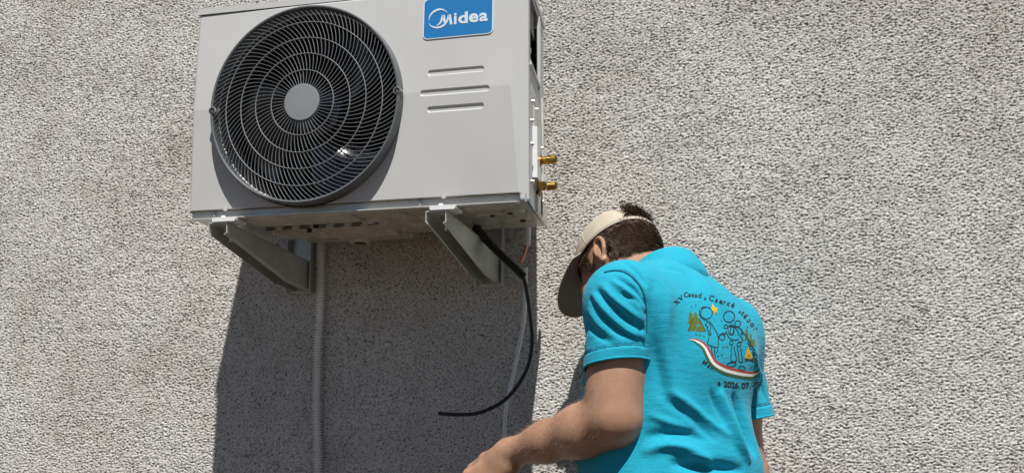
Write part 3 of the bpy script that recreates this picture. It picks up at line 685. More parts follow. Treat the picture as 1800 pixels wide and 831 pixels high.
    p1 = wrR+d2*.045+t2*.045; F.cone(wrR+d2*.01+t2*.02, p1, .017, .013, .015); F.cone(p1, p1+d2*.035+t2*.008, .0115, .0095, .005)
    # hips
    F.ell(waist-ZU*.13, frame(ZU), (.130, .095, .09), .04)
    V, Q = F.mesh(); V = smooth_verts(V, Q, 2, .5)
    ax_ = unit(wrL-elL); t_ = (V-elL)@ax_; L_ = np.linalg.norm(wrL-elL); near = np.linalg.norm(V-elL-np.outer(np.clip(t_, -.05, L_), ax_), axis=1) < .085
    m_ = (near*np.clip((L_*1.02-t_)/.03, 0, 1))[:, None]; V = V+m_*(smooth_verts(V, Q, 34, .5)-V)
    return V, Q
bodyV, bodyQ = build_body()

def skin_mat():
    m = mat('skin', (.41, .235, .16), .44, spec=.4, sss=.08); n = m.node_tree; b = n.nodes['Principled BSDF']
    tc = n.nodes.new('ShaderNodeTexCoord')
    def noise(s, d=4):
        t = n.nodes.new('ShaderNodeTexNoise'); t.inputs['Scale'].default_value = s; t.inputs['Detail'].default_value = d; n.links.new(tc.outputs['Object'], t.inputs['Vector']); return t.outputs['Fac']
    a = ramp_node(n, noise(22, 5), [(.3, (.37, .205, .130)), (.5, (.43, .245, .160)), (.72, (.48, .285, .195))])
    f = ramp_node(n, noise(150, 2), [(.20, (.45, .36, .30)), (.25, (1, 1, 1))])
    g = ramp_node(n, noise(420, 3), [(.3, (.88, .85, .83)), (.6, (1.0, 1.0, 1.0))])
    o = a.outputs[0]
    for c in (f, g):
        x = n.nodes.new('ShaderNodeMix'); x.data_type = 'RGBA'; x.blend_type = 'MULTIPLY'; x.inputs['Factor'].default_value = 1
        n.links.new(o, x.inputs[6]); n.links.new(c.outputs[0], x.inputs[7]); o = x.outputs[2]
    n.links.new(o, b.inputs['Base Color'])
    bp = n.nodes.new('ShaderNodeBump'); bp.inputs['Strength'].default_value = .25; bp.inputs['Distance'].default_value = .001
    n.links.new(noise(500, 3), bp.inputs['Height']); n.links.new(bp.outputs[0], b.inputs['Normal'])
skin_mat()
mat('hair_dark', (.055, .032, .019), .55, noise=(140, .3), spec=.3)
mat('cap_cloth', (.50, .44, .35), .85, noise=(60, .12), bump=(900, .35, .0008))
mat('trousers', (.012, .014, .022), .8, noise=(40, .3), bump=(500, .3, .001))
mat('belt', (.010, .010, .012), .5)
mat('shoe', (.03, .028, .026), .6)
mat('ink', (.012, .022, .030), .7); mat('ink_olive', (.10, .135, .010), .7); mat('ink_yellow', (.62, .42, .02), .7)
mat('ink_red', (.36, .055, .04), .7); mat('ink_white', (.74, .76, .76), .7); mat('ink_green', (.035, .11, .03), .7)
mat('seam_shade', (.004, .13, .19), .8)  # shade in the seam grooves, painted as a darker shirt colour

me = np_mesh('person', bodyV, bodyQ); person = link('person', me, 'skin')
tag(person, 'person in turquoise polo shirt and beige cap bending over beside the wall', 'person')
body_bvh = BVHTree.FromPolygons([tuple(v) for v in bodyV], [tuple(map(int, q)) for q in bodyQ])

# ---- shirt
def shirt_mat():
    m = mat('shirt', (.012, .40, .56), .82, spec=.25); n = m.node_tree; b = n.nodes['Principled BSDF']
    b.inputs['Sheen Weight'].default_value = .08
    tc = n.nodes.new('ShaderNodeTexCoord'); mp = n.nodes.new('ShaderNodeMapping'); mp.inputs['Scale'].default_value = (1, 1, 3.2); mp.inputs['Rotation'].default_value = (.25, .2, 0)
    n.links.new(tc.outputs['Object'], mp.inputs['Vector'])
    def noise(s, d, v):
        t = n.nodes.new('ShaderNodeTexNoise'); t.inputs['Scale'].default_value = s; t.inputs['Detail'].default_value = d; n.links.new(v, t.inputs['Vector']); return t.outputs['Fac']
    c = ramp_node(n, noise(260, 4, tc.outputs['Object']), [(.3, (.008, .315, .45)), (.7, (.013, .375, .525))]); n.links.new(c.outputs[0], b.inputs['Base Color'])
    b1 = n.nodes.new('ShaderNodeBump'); b1.inputs['Strength'].default_value = .35; b1.inputs['Distance'].default_value = .004; n.links.new(noise(34, 4, mp.outputs[0]), b1.inputs['Height'])
    b2 = n.nodes.new('ShaderNodeBump'); b2.inputs['Strength'].default_value = .35; b2.inputs['Distance'].default_value = .0008; n.links.new(noise(900, 2, tc.outputs['Object']), b2.inputs['Height'])
    n.links.new(b1.outputs[0], b2.inputs['Normal']); n.links.new(b2.outputs[0], b.inputs['Normal'])
shirt_mat()
def pix(V): d = np.asarray(V)-CAM; w = d@FW; return 900+FPX*(d@RT)/w, 415.5-FPX*(d@UP)/w
slL = unit(elL-shL); slR = unit(elR-shR)
endL = at_y(1083, 643, -.485); endR = at_y(1313, 733, -.185)
nL = unit(slL*.96+np.array([.22, -.02, 0])); nR = unit(slR)
def build_shirt():
    F = Field((.76, -.62, Z0-.70), (1.36, -.03, Z0-.02), .0030)
    torso(F, .006, .055)
    for sh, en, sl_, r1 in ((shL, endL, slL, .066), (shR, endR, slR, .064)):
        F.cone(sh, sh+(en-sh)*.42, .066, .062, .035)
    F.ell(chest-BT[2]*.14+BT[1]*.085+BT[0]*.035, BT, (.125, .09, .19), .05)     # cloth hanging off the chest
    F.ell(waist-ZU*.02-BT[1]*.035-BT[0]*.06, frame(ZU), (.11, .10, .10), .06)    # cloth blousing at the small of the back
    V, Q = F.mesh(); V = smooth_verts(V, Q, 3, .5); part = np.zeros(len(V), int)
    for j, (sh, en, sl_, r1) in enumerate(((shL, endL, slL, .0590), (shR, endR, slR, .056))):      # sleeves stand free of the trunk
        lo = np.minimum(sh, en)-.16; hi = np.maximum(sh, en)+.16; G = Field(lo, hi, .0028); G.cone(sh, en+sl_*.06, .067, r1, .02)
        v, q = G.mesh(); v = smooth_verts(v, q, 3, .5); Q = np.r_[Q, q+len(V)]; V = np.r_[V, v]; part = np.r_[part, np.full(len(v), j+1)]
    bvh = BVHTree.FromPolygons([tuple(v) for v in V], [tuple(map(int, q)) for q in Q])
    def hit(u, v):
        d = ray(u, v); h = bvh.ray_cast(Vector(CAM), Vector(unit(d))); return None if h[0] is None else np.array(h[0])
    N = normals(V, Q); D = np.zeros(len(V))
    def fold(pts, amp, wid):
        P = [hit(*p) for p in spline(pts, 6)]; P = np.array([p for p in P if p is not None])
        if len(P) < 2: return
        lo, hi = P.min(0)-3*wid, P.max(0)+3*wid; s = np.where(((V > lo) & (V < hi)).all(1))[0]
        if not len(s): return
        best = np.full(len(s), 9.); par = np.zeros(len(s))
        for i in range(len(P)-1):
            d = P[i+1]-P[i]; t = np.clip(((V[s]-P[i])@d)/max(d@d, 1e-12), 0, 1); q = np.linalg.norm(V[s]-P[i]-t[:, None]*d, axis=1)
            m = q < best; best[m] = q[m]; par[m] = (i+t[m])/(len(P)-1)
        D[s] += 1.7*amp*np.exp(-(best/(.8*wid))**2)*np.sin(np.clip(par*.86+.07, 0, 1)*math.pi)**.6
    for f in FOLDS: fold(*f)
    for j, (en, nn) in enumerate(((endL, nL), (endR, nR))):      # the sewn cuffs stay flat
        m = part == j+1; t = (en-V)@nn; D[m] *= np.clip((t[m]-.016)/.030, .06, 1)
    # gentle slack all over
    for _ in range(26):
        kv = rng.normal(size=3); kv = kv/np.linalg.norm(kv)*rng.uniform(25, 70); D += .00045*np.sin(V@kv+rng.uniform(0, 6.28))
    # armhole and cuffs: distances along the sleeves
    for j, (en, nn, sh) in enumerate(((endL, nL, shL), (endR, nR, shR))):
        t = (en-V)@nn; near = part == j+1
        D += np.where(near & (t < .021) & (t > -.01), .0016, 0)-np.where(near & (np.abs(t-.0225) < .0028), .0016, 0)
        D += np.where(near & (t < .09) & (t > .02), .0022*np.sin((V@np.cross(nn, ZU+.3))*140+V@nn*60)*np.clip((t-.02)/.03, 0, 1), 0)
    V = V+N*D[:, None]
    keep = np.ones(len(Q), bool); C = V[Q].mean(1)
    cutL = ((V-endL)@nL > 0) & (part == 1); cutR = ((V-endR)@nR > 0) & (part == 2)
    hemz = waist[2]-.050+.012*np.sin((V@BT[0])*30)
    cutH = V[:, 2] < hemz-.05*np.clip((V-waist)@-HB/.12, 0, 1)
    nk = c7+BT[2]*.040; cutN = (np.linalg.norm(V-nk-np.outer((V-nk)@BT[2], BT[2]), axis=1) < .062) & ((V-c7)@BT[2] > .02)
    cut = cutL | cutR | cutH | cutN
    for q in range(4): pass
    keep = ~(cut[Q].all(1)); Q = Q[keep]
    for cm, en, nn in ((cutL, endL, nL), (cutR, endR, nR)):          # square the cuffs off
        u_ = np.zeros(len(V), bool); u_[Q.ravel()] = True; s = cm & u_; V[s] -= np.outer((V[s]-en)@nn, nn)
    s = cutH; V[s, 2] = np.maximum(V[s, 2], (hemz-.05*np.clip((V-waist)@-HB/.12, 0, 1))[s])
    used = np.unique(Q); rm = np.full(len(V), -1); rm[used] = np.arange(len(used)); return V[used], rm[Q]
FOLDS = [  # pixel polylines on the shirt, height, width
    ([(1094, 459), (1119, 476), (1135, 498)], -.0035, .006), ([(1086, 489), (1113, 506), (1135, 533)], -.0042, .006), ([(1094, 517), (1119, 528), (1136, 552)], -.0040, .006),
    ([(1050, 511), (1072, 533), (1102, 561), (1132, 580)], -.0045, .007), ([(1039, 528), (1056, 550), (1078, 572), (1110, 594)], -.0040, .007), ([(1030, 560), (1048, 585), (1075, 606)], -.003, .007),
    ([(1078, 494), (1104, 514), (1132, 544)], .0035, .007), ([(1060, 503), (1088, 532), (1128, 562)], .004, .008), ([(1044, 518), (1066, 548), (1100, 580), (1130, 592)], .0035, .008), ([(1036, 545), (1056, 572), (1090, 600)], .003, .008),
    ([(1128, 560), (1126, 600), (1130, 618)], -.003, .006),
    ([(1062, 478), (1094, 475), (1118, 492), (1134, 522), (1138, 560), (1136, 605)], -.0035, .0045),
    ([(1150, 500), (1146, 560), (1150, 620), (1165, 690)], -.005, .016), ([(1175, 520), (1170, 600), (1185, 680), (1215, 740)], .005, .018),
    ([(1268, 694), (1280, 735), (1296, 775), (1316, 806)], .010, .011), ([(1292, 700), (1303, 735), (1314, 762), (1326, 790)], -.010, .013),
    ([(1252, 690), (1260, 712), (1272, 740)], -.004, .008), ([(1322, 600), (1328, 660), (1330, 720)], .006, .010),
    ([(1180, 690), (1215, 712), (1250, 742), (1280, 765)], .004, .009), ([(1175, 705), (1215, 735), (1255, 770)], -.004, .010),
    ([(1138, 790), (1175, 782), (1215, 790), (1250, 806)], .007, .012), ([(1190, 815), (1230, 818), (1270, 822), (1300, 826)], -.012, .014),
    ([(1140, 765), (1190, 760), (1240, 772)], -.004, .010), ([(1145, 730), (1175, 742), (1205, 752)], .003, .009),
    ([(1210, 800), (1240, 808), (1262, 822)], .006, .008), ([(1225, 478), (1260, 520), (1290, 560)], .003, .02),
    ([(1340, 660), (1346, 690), (1352, 715)], -.004, .006), ([(1332, 640), (1342, 670), (1350, 700)], .004, .007), ([(1150, 470), (1200, 478), (1225, 500)], -.002, .010),
]
shV, shQ = build_shirt()
me = np_mesh('shirt', shV, shQ); shirt = link('shirt', me, 'shirt', person)
s_ = shirt.modifiers.new('thick', 'SOLIDIFY'); s_.thickness = .0022; s_.offset = -1
shirt_bvh = BVHTree.FromPolygons([tuple(v) for v in shV], [tuple(map(int, q)) for q in shQ])
def on_shirt(u, v, lift=.0012):
    d = Vector(unit(ray(u, v))); h = shirt_bvh.ray_cast(Vector(CAM), d)
    if h[0] is None: return None
    n = h[1] if h[1].dot(d) < 0 else -h[1]; return np.array(h[0]+n*lift)
def shirt_line(name, pts, rad, m, n=8):
    P = [on_shirt(*p, .0004) for p in spline(pts, n)]; P = np.array([p for p in P if p is not None])
    if len(P) < 3: return
    P, _ = resample(P, .004); P = np.array([P[max(0, i-1):i+2].mean(0) for i in range(len(P))]); V, F = sweep(P, rad, 6); return pyd(name, V, F, m, shirt, True)
shirt_line('armhole_seam_shade', [(1060, 479), (1078, 475), (1096, 477), (1118, 492), (1132, 516), (1137, 550), (1137, 585)], .0011, 'seam_shade')  # thin dark tube along the seam, groove shade in its colour

# ---- collar
def collar():
    V = []; F = []; n = 72; up = unit(BT[2]*.9+BT[1]*.25); ff = unit(BT[1]-up*(BT[1]@up)); ll = np.cross(up, ff); o = c7-up*.015+ff*.012-RT*.008
    prof = [(.0, -.010), (.001, .012), (.002, .026), (.005, .0305), (.009, .0295), (.014, .020), (.021, .006), (.027, -.014), (.033, -.046)]
    for i in range(n+1):
        a = math.radians(18+324*i/n); c, s = math.cos(a), math.sin(a); w = .5-.5*c
        for r, z in prof:
            V.append(o+ll*s*(.056+r)+ff*c*(.058+r)+up*(z*(.75+.25*w)+.012*(w-.5)))
    k = len(prof)
    for i in range(n):
        for j in range(k-1): F.append((i*k+j, i*k+j+1, i*k+k+j+1, i*k+k+j))
    c_ = pyd('collar', V, F, 'shirt', shirt, True); m_ = c_.modifiers.new('thick', 'SOLIDIFY'); m_.thickness = .0024; m_.offset = 0
collar()

# ---- cap
def rim_u(phi): return .028+.022*math.cos(phi)
def cap_pt(phi, s, pad=0.0, arch=True):
    """phi from the front round the head, s = 0 at the rim .. 1 on top"""
    u0 = rim_u(phi)
    if arch:
        b = abs((phi-math.pi+math.pi) % (2*math.pi)-math.pi) if False else abs(((phi % (2*math.pi))-math.pi))
        if b < .62: u0 += .042*math.sqrt(max(0, 1-(b/.62)**2))
    top = .128+pad; rl, rf = .0835+pad, .106+pad
    a = math.asin(min(.97, max(-.5, (u0-.012)/(top-.012)))); e = a+(math.pi/2-a)*s
    c = math.cos(e)/max(math.cos(.02), .2); u = .012+(top-.012)*math.sin(e)
    k = c**.82
    return hd(rl*k*math.sin(phi), -.010+rf*k*math.cos(phi), u)
V = []; F = []; nphi, ns = 96, 18
for j in range(ns+1):
    for i in range(nphi): V.append(cap_pt(2*math.pi*i/nphi, j/ns))
for j in range(ns):
    for i in range(nphi): F.append((j*nphi+i, j*nphi+(i+1) % nphi, (j+1)*nphi+(i+1) % nphi, (j+1)*nphi+i))
cap = pyd('cap', V, F, 'cap_cloth', person, True); m_ = cap.modifiers.new('thick', 'SOLIDIFY'); m_.thickness = .003; m_.offset = 0
def cap_tube(name, pts, r, m='cap_cloth'): VV, FF = sweep(resample(spline(pts, 4), .004)[0], r, 6); return pyd(name, VV, FF, m, cap, True)
for k in range(6): cap_tube('panel_seam', [cap_pt(math.pi*k/3+math.pi/6, s, .0016) for s in np.linspace(.02, .98, 10)], .0009)
cap_tube('rim_hem', [cap_pt(p, 0, .0008) for p in np.linspace(math.pi+.0, math.pi*3, 60)], .0016)
sv = []; sf = []
for i in range(25):                                   # adjusting strap across the opening
    p = math.pi-.66+1.32*i/24
    for dz in (0, .010): sv.append(cap_pt(p, 0, .0015, False)+HU*dz)
for i in range(24): sf.append((2*i, 2*i+1, 2*i+3, 2*i+2))
st = pyd('strap', sv, sf, 'cap_cloth', cap, True); m_ = st.modifiers.new('thick', 'SOLIDIFY'); m_.thickness = .002
V = []; F = []; nb_, nt_ = 36, 12
for i in range(nb_+1):
    p = math.radians(-78+156*i/nb_); base = cap_pt(p, 0, .001, False); x = math.sin(p)/math.sin(math.radians(78)); ext = .088*math.sqrt(max(0, 1-.93*x*x))
    for j in range(nt_+1):
        t = j/nt_; q = base+HF*ext*t+HL*(x*.008*t)+HU*(.016*t-.010*x*x*t); V.append(q)
for i in range(nb_):
    for j in range(nt_): F.append((i*(nt_+1)+j, (i+1)*(nt_+1)+j, (i+1)*(nt_+1)+j+1, i*(nt_+1)+j+1))
mat('brim_shade', (.20, .18, .155), .9, noise=(80, .1), bump=(900, .3, .0008))  # added darker sheet under the brim, shade put into its colour
pyd('brim_shade', [v-HU*.0024+HF*(-.0015) for v in V], F, 'brim_shade', cap, True)
br = pyd('brim', V, F, 'cap_cloth', cap, True); m_ = br.modifiers.new('thick', 'SOLIDIFY'); m_.thickness = .0035; m_.offset = 0

# ---- hair: a close shell over the scalp and thousands of short strands
hv = bodyV-HO; hc = np.stack([hv@HL, hv@HF, hv@HU], 1)
def hairline(l, f): return np.interp(f, [-.12, -.085, -.05, -.034, -.020, .004, .016, .030, .045, .060, .12], [-.072, -.075, -.066, -.045, .022, .028, -.022, -.020, .018, .040, .055])
own = np.linalg.norm(hc-np.array([0, -.012, .018]), axis=1) < .125
over = np.sqrt((hc[:, 0]/.0745)**2+((hc[:, 1]+.012)/.096)**2+((hc[:, 2]-.018)/.098)**2)
mask = own & (hc[:, 2] > hairline(hc[:, 0], hc[:, 1])) & (over < 1.22) & ~((np.abs(hc[:, 0]) > .0735) & (hc[:, 1] > -.050) & (hc[:, 1] < .010) & (hc[:, 2] < .030))
bN = normals(bodyV, bodyQ); fm = mask[bodyQ].all(1); hq = bodyQ[fm]
edge = np.clip((hc[:, 2]-hairline(hc[:, 0], hc[:, 1]))/.03, 0, 1)
us = np.unique(hq); rm = np.full(len(bodyV), -1); rm[us] = np.arange(len(us))
shell = bodyV[us]+bN[us]*(.0012+.0055*edge[us]+.0012*np.sin(bodyV[us]@np.array([310., 170, 240]))*edge[us])[:, None]
HVx = [shell]; HFx = [np.stack([rm[hq][:, [0, 1, 2]], rm[hq][:, [0, 2, 3]]], 1).reshape(-1, 3)]; base = len(shell)
def strands(P0, D0, N0, ln, wid, curl):
    """ribbons of three segments each"""
    global base
    n = len(P0); side_ = np.cross(D0, N0); side_ /= np.maximum(np.linalg.norm(side_, axis=1), 1e-9)[:, None]; ph = rng.uniform(0, 6.28, n); pts = []
    for j in range(5):
        t = j/4; c = P0+D0*(ln*t)[:, None]+side_*(curl*np.sin(ph+t*5)*t)[:, None]+N0*(.0050*math.sin(t*2.4)-.002*t*t)*1.0
        w = wid*(1-.8*t); sd = side_*math.cos(.6)+N0*math.sin(.6); pts += [c-sd*w, c+sd*w]
    A = np.stack(pts, 1).reshape(-1, 3); k = np.arange(n)[:, None]*10+base; HVx.append(A); base += len(A)
    for j in range(4): a = k+2*j; HFx.append(np.concatenate([a, a+1, a+3], 1)); HFx.append(np.concatenate([a, a+3, a+2], 1))
n = 15000; f = rng.integers(0, len(hq), n); w4 = rng.dirichlet(np.ones(4), n); P0 = (bodyV[hq[f]]*w4[:, :, None]).sum(1); N0 = bN[hq[f][:, 0]]
keepm = (((P0-HO)@HU) < np.array([rim_u(math.atan2(a, b)) for a, b in zip((P0-HO)@HL, (P0-HO)@HF)])-.004); P0 = P0[keepm]; N0 = N0[keepm]; n = len(P0)
D0 = -HU*.70-HF*.35+.55*np.sin(P0@np.array([[190., 60, -90], [40, 210, 120], [-120, 90, 170]])+np.array([0, 2., 4.]))+rng.normal(0, .22, (n, 3)); D0 -= N0*(D0*N0).sum(1)[:, None]; D0 /= np.linalg.norm(D0, axis=1)[:, None]
e0 = np.clip((((P0-HO)@HU)-hairline(0, (P0-HO)@HF))/.03, 0, 1)
strands(P0+N0*(.001+.005*e0)[:, None], D0, N0, (.007+.017*e0)*rng.uniform(.6, 1.4, n), .00070, .0040)
n = 2600; c = np.stack([rng.normal(0, .015, n), np.full(n, -.100), .050+rng.normal(0, .009, n)], 1); P0 = HO+c[:, :1]*HL+c[:, 1:2]*HF+c[:, 2:]*HU     # lock pushed out through the cap's opening
N0 = np.tile(-HF, (n, 1))+rng.normal(0, .45, (n, 3)); N0 /= np.linalg.norm(N0, axis=1)[:, None]; D0 = -HF*.55-HU*.45+rng.normal(0, .42, (n, 3)); D0 /= np.linalg.norm(D0, axis=1)[:, None]
strands(P0+N0*rng.uniform(0, .014, (n, 1)), D0, N0, rng.uniform(.006, .017, n), .0008, .006)
hme = bpy.data.meshes.new('hair'); A = np.concatenate(HVx); T = np.concatenate(HFx); hme = np_mesh('hair', A, T); hair = link('hair', hme, 'hair_dark', person); hair['label'] = 'short dark brown hair below the cap'

# ---- trousers, belt and shoes
def build_trousers():
    F = Field((.75, -.75, -.02), (1.45, -.05, waist[2]+.02), .009); pel = waist-ZU*.12
    F.ell(pel, frame(ZU), (.168, .128, .20), .05); F.ell(pel-ZU*.10, frame(ZU), (.150, .115, .15), .06); feet = []
    for s_ in (1, -1):
        hip = pel+LB*s_*.085-ZU*.06; knee = np.array([hip[0], hip[1], .50])+LB*s_*.03+HB*.03; ank = np.array([knee[0], knee[1], .07])-HB*.04
        F.cone(hip, knee, .095, .066, .05); F.cone(knee, ank, .066, .055, .03); feet.append(ank)
    V, Q = F.mesh(); V = smooth_verts(V, Q, 2); z = waist[2]-.075
    cut = V[:, 2] > z; Q = Q[~cut[Q].all(1)]; V[cut, 2] = z
    return V, Q, feet
tV, tQ, feet = build_trousers(); me = np_mesh('trousers', tV, tQ); tro = link('trousers', me, 'trousers', person)
ring_ = []; fr = frame(ZU)
for a in np.linspace(0, 2*math.pi, 60, endpoint=False): ring_.append(waist-ZU*.075+fr[0]*.160*math.cos(a)+fr[1]*.126*math.sin(a))
V = []; F = []
for i, p in enumerate(ring_):
    for dz in (-.018, .018): V.append(p+ZU*dz)
for i in range(60): j = (i+1) % 60; F.append((2*i, 2*j, 2*j+1, 2*i+1))
bl = pyd('belt', V, F, 'belt', tro, True); m_ = bl.modifiers.new('thick', 'SOLIDIFY'); m_.thickness = .004
for p in feet:
    G = Field((p[0]-.3, p[1]-.3, -.01), (p[0]+.3, p[1]+.3, .16), .006); b0 = np.array([p[0], p[1], 0.])
    G.cone(b0+ZU*.05-HB*.05, b0+ZU*.045+HB*.07, .048, .048, .03); G.cone(b0+ZU*.045+HB*.07, b0+ZU*.038+HB*.155, .046, .036, .03); G.cone(b0+ZU*.05, b0+ZU*.11-HB*.01, .05, .056, .03)
    v, q = G.mesh(); v[:, 2] = np.maximum(v[:, 2], 0); link('shoe', np_mesh('shoe', v, q), 'shoe', person)

# ---- print on the back of the shirt
def pz(x, y): return 1180+x/3.778, 480+y/3.778
def ink(name, V2, F, m, lift=.0004):
    P = [on_shirt(*pz(x, y), lift) for x, y in V2]; ok = [p is not None for p in P]
    F = [f for f in F if all(ok[i] for i in f)]
    if not F: return
    L = [p if p is not None else np.zeros(3) for p in P]
    F = [f for f in F if max(np.linalg.norm(L[f[0]]-L[i]) for i in f) < .03]
    use = sorted({i for f in F for i in f}); r = {i: k for k, i in enumerate(use)}
    if not F: return
    return pyd(name, [L[i] for i in use], [tuple(r[i] for i in f) for f in F], m, shirt)
def stroke(pts, w=2.6, m='ink', closed=False, lift=.0006):
    P = spline(pts, 6); P = resample(P, 4)[0]; V2, F = strip2d(P, w); ink('print_figure', V2, F, m, lift)
def ellipse(cx, cy, rx, ry, w=2.6, rot=0.0, m='ink'):
    a = np.linspace(0, 2*math.pi, 36); c, s = math.cos(rot), math.sin(rot); P = np.stack([cx+rx*np.cos(a)*c-ry*np.sin(a)*s, cy+rx*np.cos(a)*s+ry*np.sin(a)*c], 1); V2, F = strip2d(P, w); ink('print_figure', V2, F, m, .0006)
def fill(poly, m, name='print_figure', lift=.0004):
    bm = bmesh.new(); vs = [bm.verts.new((x, y, 0)) for x, y in poly]; bm.faces.new(vs); bmesh.ops.triangulate(bm, faces=bm.faces)
    bmesh.ops.subdivide_edges(bm, edges=bm.edges, cuts=2, use_grid_fill=True); bmesh.ops.triangulate(bm, faces=bm.faces); bm.verts.index_update()
    ink(name, [(v.co.x, v.co.y) for v in bm.verts], [tuple(v.index for v in f.verts) for f in bm.faces], m, lift); bm.free()
def glyphs(items, m='ink'):
    for ch, x, y, h, ang in items:
        V, F = text_mesh(ch, h*1.4, h*.036); V = V[:, :2]-np.array([(V[:, 0].min()+V[:, 0].max())/2, 0]); c, s = math.cos(math.radians(ang)), math.sin(math.radians(ang))
        V2 = [(x+(a*c+b*s)*1.0, y+(a*s-b*c)) for a, b in V]; ink('print_lettering', V2, F, m, .0007)
glyphs([('X', 46, 202, 32, -40), ('V', 72, 178, 32, -36), ('C', 101, 158, 32, -18), ('s', 122, 156, 30, -8), ('a', 142, 157, 30, 0), ('a', 163, 160, 30, 4), ('d', 187, 162, 34, 8), ('s', 222, 178, 26, 14),
        ('C', 262, 182, 36, 16), ('s', 296, 193, 34, 16), ('e', 325, 201, 34, 15), ('r', 350, 208, 34, 15), ('k', 374, 216, 36, 18), ('é', 403, 226, 34, 20),
        ('z', 448, 264, 22, 38), ('t', 463, 276, 34, 44), ('á', 482, 296, 34, 46), ('b', 504, 322, 36, 48), ('o', 526, 350, 36, 50), ('r', 548, 377, 36, 52),
        ('M', 214, 604, 30, 32), ('a', 242, 624, 30, 34), ('r', 262, 640, 30, 36),
        ('a', 316, 742, 36, 4), ('2', 357, 752, 38, 5), ('0', 382, 755, 38, 5), ('2', 407, 758, 38, 4), ('6', 432, 760, 38, 3), ('.', 452, 760, 38, 2), ('0', 476, 762, 38, 1), ('7', 503, 761, 38, 0), ('.', 523, 760, 38, -2), ('2', 545, 758, 38, -3), ('4', 567, 756, 38, -4), ('-', 584, 752, 34, -4)])
top = spline([(115, 440), (150, 432), (200, 446), (242, 482), (272, 532), (302, 578), (350, 606), (420, 630), (500, 648), (560, 650), (594, 640)], 8); top = resample(top, 7)[0]
th_ = np.interp(np.linspace(0, 1, len(top)), [0, .12, .35, .6, .9, 1], [2, 12, 17, 21, 17, 3])
T_ = np.gradient(top, axis=0); T_ /= np.linalg.norm(T_, axis=1)[:, None]; Nn = np.stack([-T_[:, 1], T_[:, 0]], 1)
for j, m_n in enumerate(('ink_red', 'ink_white', 'ink_green')):
    a = top+Nn*(th_*j)[:, None]; b = top+Nn*(th_*(j+1))[:, None]; n = len(top); ink('print_ribbon', np.r_[a, (a+b)/2, b], [(i, i+1, n+i+1, n+i) for i in range(n-1)]+[(n+i, n+i+1, 2*n+i+1, 2*n+i) for i in range(n-1)], m_n, .0005)
stroke([(560, 655), (594, 640)], 3)
def pine(x, y, w, h):
    fill([(x, y), (x-w*.28, y+h*.3), (x-w*.14, y+h*.3), (x-w*.42, y+h*.62), (x-w*.2, y+h*.6), (x-w*.5, y+h), (x+w*.5, y+h), (x+w*.2, y+h*.6), (x+w*.42, y+h*.62), (x+w*.14, y+h*.3), (x+w*.28, y+h*.3)], 'ink_olive')
pine(128, 252, 46, 82); pine(160, 254, 50, 80)
fill([(140, 305), (185, 300), (160, 380), (108, 382)], 'ink_olive'); fill([(185, 300), (228, 388), (208, 390), (180, 330)], 'ink_olive'); fill([(172, 352), (190, 352), (206, 388), (160, 386)], 'ink_olive')
stroke([(140, 306), (110, 382)], 2.2); stroke([(186, 302), (228, 388)], 2.2)
fill([(272, 200), (286, 222), (292, 228), (312, 232), (300, 246), (308, 262), (294, 258), (290, 276), (282, 254), (266, 246), (264, 226), (270, 222)], 'ink_yellow'); stroke([(288, 250), (298, 278)], 2.2, 'ink_olive')
for x, y, h in ((500, 362, 80), (528, 395, 88), (545, 432, 52)): pine(x, y, 30, h)
fill([(512, 488), (498, 520), (486, 560), (494, 576), (534, 576), (540, 558), (528, 530), (520, 512)], 'ink_yellow'); stroke([(488, 578), (544, 568)], 4); stroke([(488, 566), (544, 582)], 4); stroke([(512, 540), (506, 560), (516, 572), (524, 556), (516, 540)], 1.6, 'ink_olive')
for x, y in ((165, 405), (190, 412), (215, 418), (345, 492), (370, 488), (310, 548), (335, 542), (528, 625), (548, 628)): stroke([(x-6, y-6), (x, y+4), (x+7, y-7)], 2.2, 'ink_green')
ellipse(233, 264, 39, 38); stroke([(188, 240), (186, 262), (196, 290), (216, 306)], 3.4); stroke([(196, 232), (215, 224), (240, 226)], 3.4)
for P in ([(216, 306), (238, 318), (232, 334), (222, 344), (238, 352), (240, 368)], [(242, 352), (236, 372), (250, 384), (244, 402), (262, 410)], [(240, 316), (262, 330), (282, 362), (302, 396), (312, 440), (310, 490), (300, 528)],
          [(252, 410), (246, 440), (240, 470), (262, 480), (290, 490), (308, 492)], [(264, 484), (268, 516), (276, 548)], [(284, 490), (288, 530), (292, 560)], [(250, 330), (262, 356), (256, 388), (264, 408)]): stroke(P)
ellipse(383, 288, 37, 37, 3); ellipse(440, 334, 19, 20); ellipse(402, 378, 11, 30, 2.4, .15); ellipse(396, 376, 20, 34, 2.0, -.15); stroke([(382, 345), (398, 356), (412, 342)], 4.5); stroke([(346, 352), (364, 340), (374, 356), (360, 366), (346, 358)], 2.6)
for P in ([(362, 384), (372, 408), (388, 432), (420, 442), (446, 438)], [(412, 350), (432, 372), (452, 410), (474, 438), (462, 456), (444, 452)], [(362, 390), (356, 404), (352, 414)], [(354, 400), (338, 398), (318, 412), (312, 424)], [(400, 478), (398, 520), (396, 578), (430, 580), (424, 530), (414, 486)], [(436, 490), (446, 540), (450, 584), (472, 586), (466, 540), (458, 494)],
          [(420, 352), (450, 362), (470, 380), (462, 400)], [(462, 376), (484, 402), (506, 432), (520, 458)], [(518, 462), (530, 480), (548, 500), (556, 524)]): stroke(P)
ellipse(336, 424, 19, 18, 2.6); ellipse(397, 460, 12, 12, 2.2); ellipse(448, 472, 13, 14, 2.4); ellipse(400, 604, 29, 14, 3, -.15); ellipse(468, 628, 21, 14, 2.4, .2)
for x, y, r_ in ((516, 462, 9), (528, 490, 10), (546, 516, 8), (556, 550, 12), (560, 580, 10), (564, 606, 9), (470, 398, 7), (548, 538, 7)): ellipse(x, y, r_, r_*1.1, 2.6)
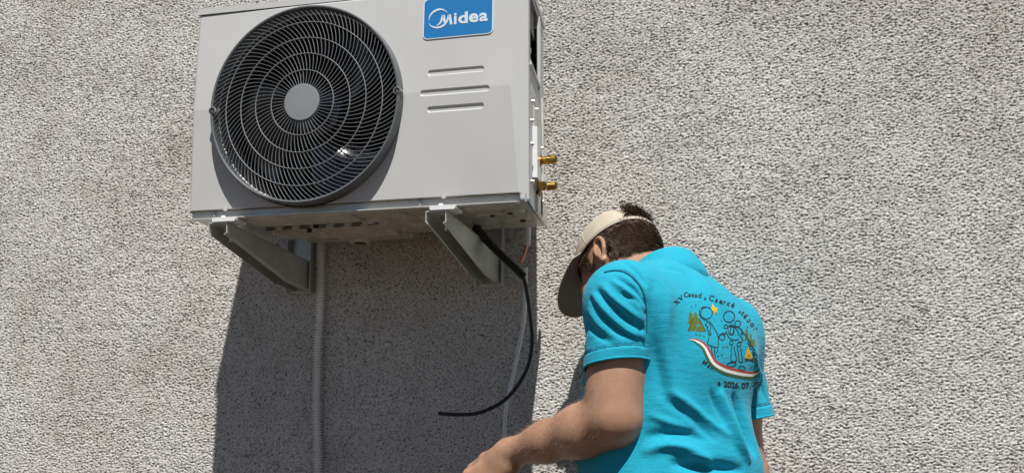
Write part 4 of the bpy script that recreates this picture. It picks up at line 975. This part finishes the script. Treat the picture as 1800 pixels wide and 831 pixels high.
for x, y in ((133, 224), (162, 214), (334, 318), (448, 362), (505, 356)): ellipse(x, y, 2, 2, 2)
# cuffs
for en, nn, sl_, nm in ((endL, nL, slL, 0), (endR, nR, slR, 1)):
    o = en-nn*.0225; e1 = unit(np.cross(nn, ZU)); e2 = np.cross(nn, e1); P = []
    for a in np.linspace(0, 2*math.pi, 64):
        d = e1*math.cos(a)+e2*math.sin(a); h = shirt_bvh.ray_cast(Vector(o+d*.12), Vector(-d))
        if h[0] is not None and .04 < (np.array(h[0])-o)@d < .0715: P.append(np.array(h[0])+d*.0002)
    if len(P) > 5: VV, FF = sweep(np.array(P), .0010, 6); pyd('cuff_seam_shade', VV, FF, 'seam_shade', shirt, True)
    o = en-nn*.0022; P = []
    for a in np.linspace(0, 2*math.pi, 64):
        d = e1*math.cos(a)+e2*math.sin(a); h = shirt_bvh.ray_cast(Vector(o+d*.12), Vector(-d))
        if h[0] is not None and .04 < (np.array(h[0])-o)@d < .0715: P.append(np.array(h[0])-d*.0008+nn*.0016)
    P = np.array(P); P = np.array([P[[(i-1) % len(P), i, (i+1) % len(P)]].mean(0) for i in range(len(P))]); VV, FF = sweep(P, .0026, 8); pyd('cuff_hem', VV, FF, 'shirt', shirt, True)

# ---- fine hair on the forearm
fa = wrL-elL; fl = np.linalg.norm(fa); fd = fa/fl; tt = (bodyV-elL)@fd; rr = np.linalg.norm(bodyV-elL-np.outer(tt, fd), axis=1)
sel = np.where((tt > -.01) & (tt < fl*.96) & (rr < .07))[0]; sel = rng.choice(sel, min(2600, len(sel)), replace=False)
HVx = []; HFx = []; base = 0; P0 = bodyV[sel]; N0 = bN[sel]; D0 = fd*.8+np.array([0, 0, -.5])+N0*.35+rng.normal(0, .28, (len(sel), 3)); D0 /= np.linalg.norm(D0, axis=1)[:, None]
strands(P0, D0, N0, rng.uniform(.006, .014, len(sel)), .00010, .0012)
mat('arm_hair', (.26, .15, .08), .5); ah = link('arm_hair', np_mesh('arm_hair', np.concatenate(HVx), np.concatenate(HFx)), 'arm_hair', person); ah['kind'] = 'stuff'
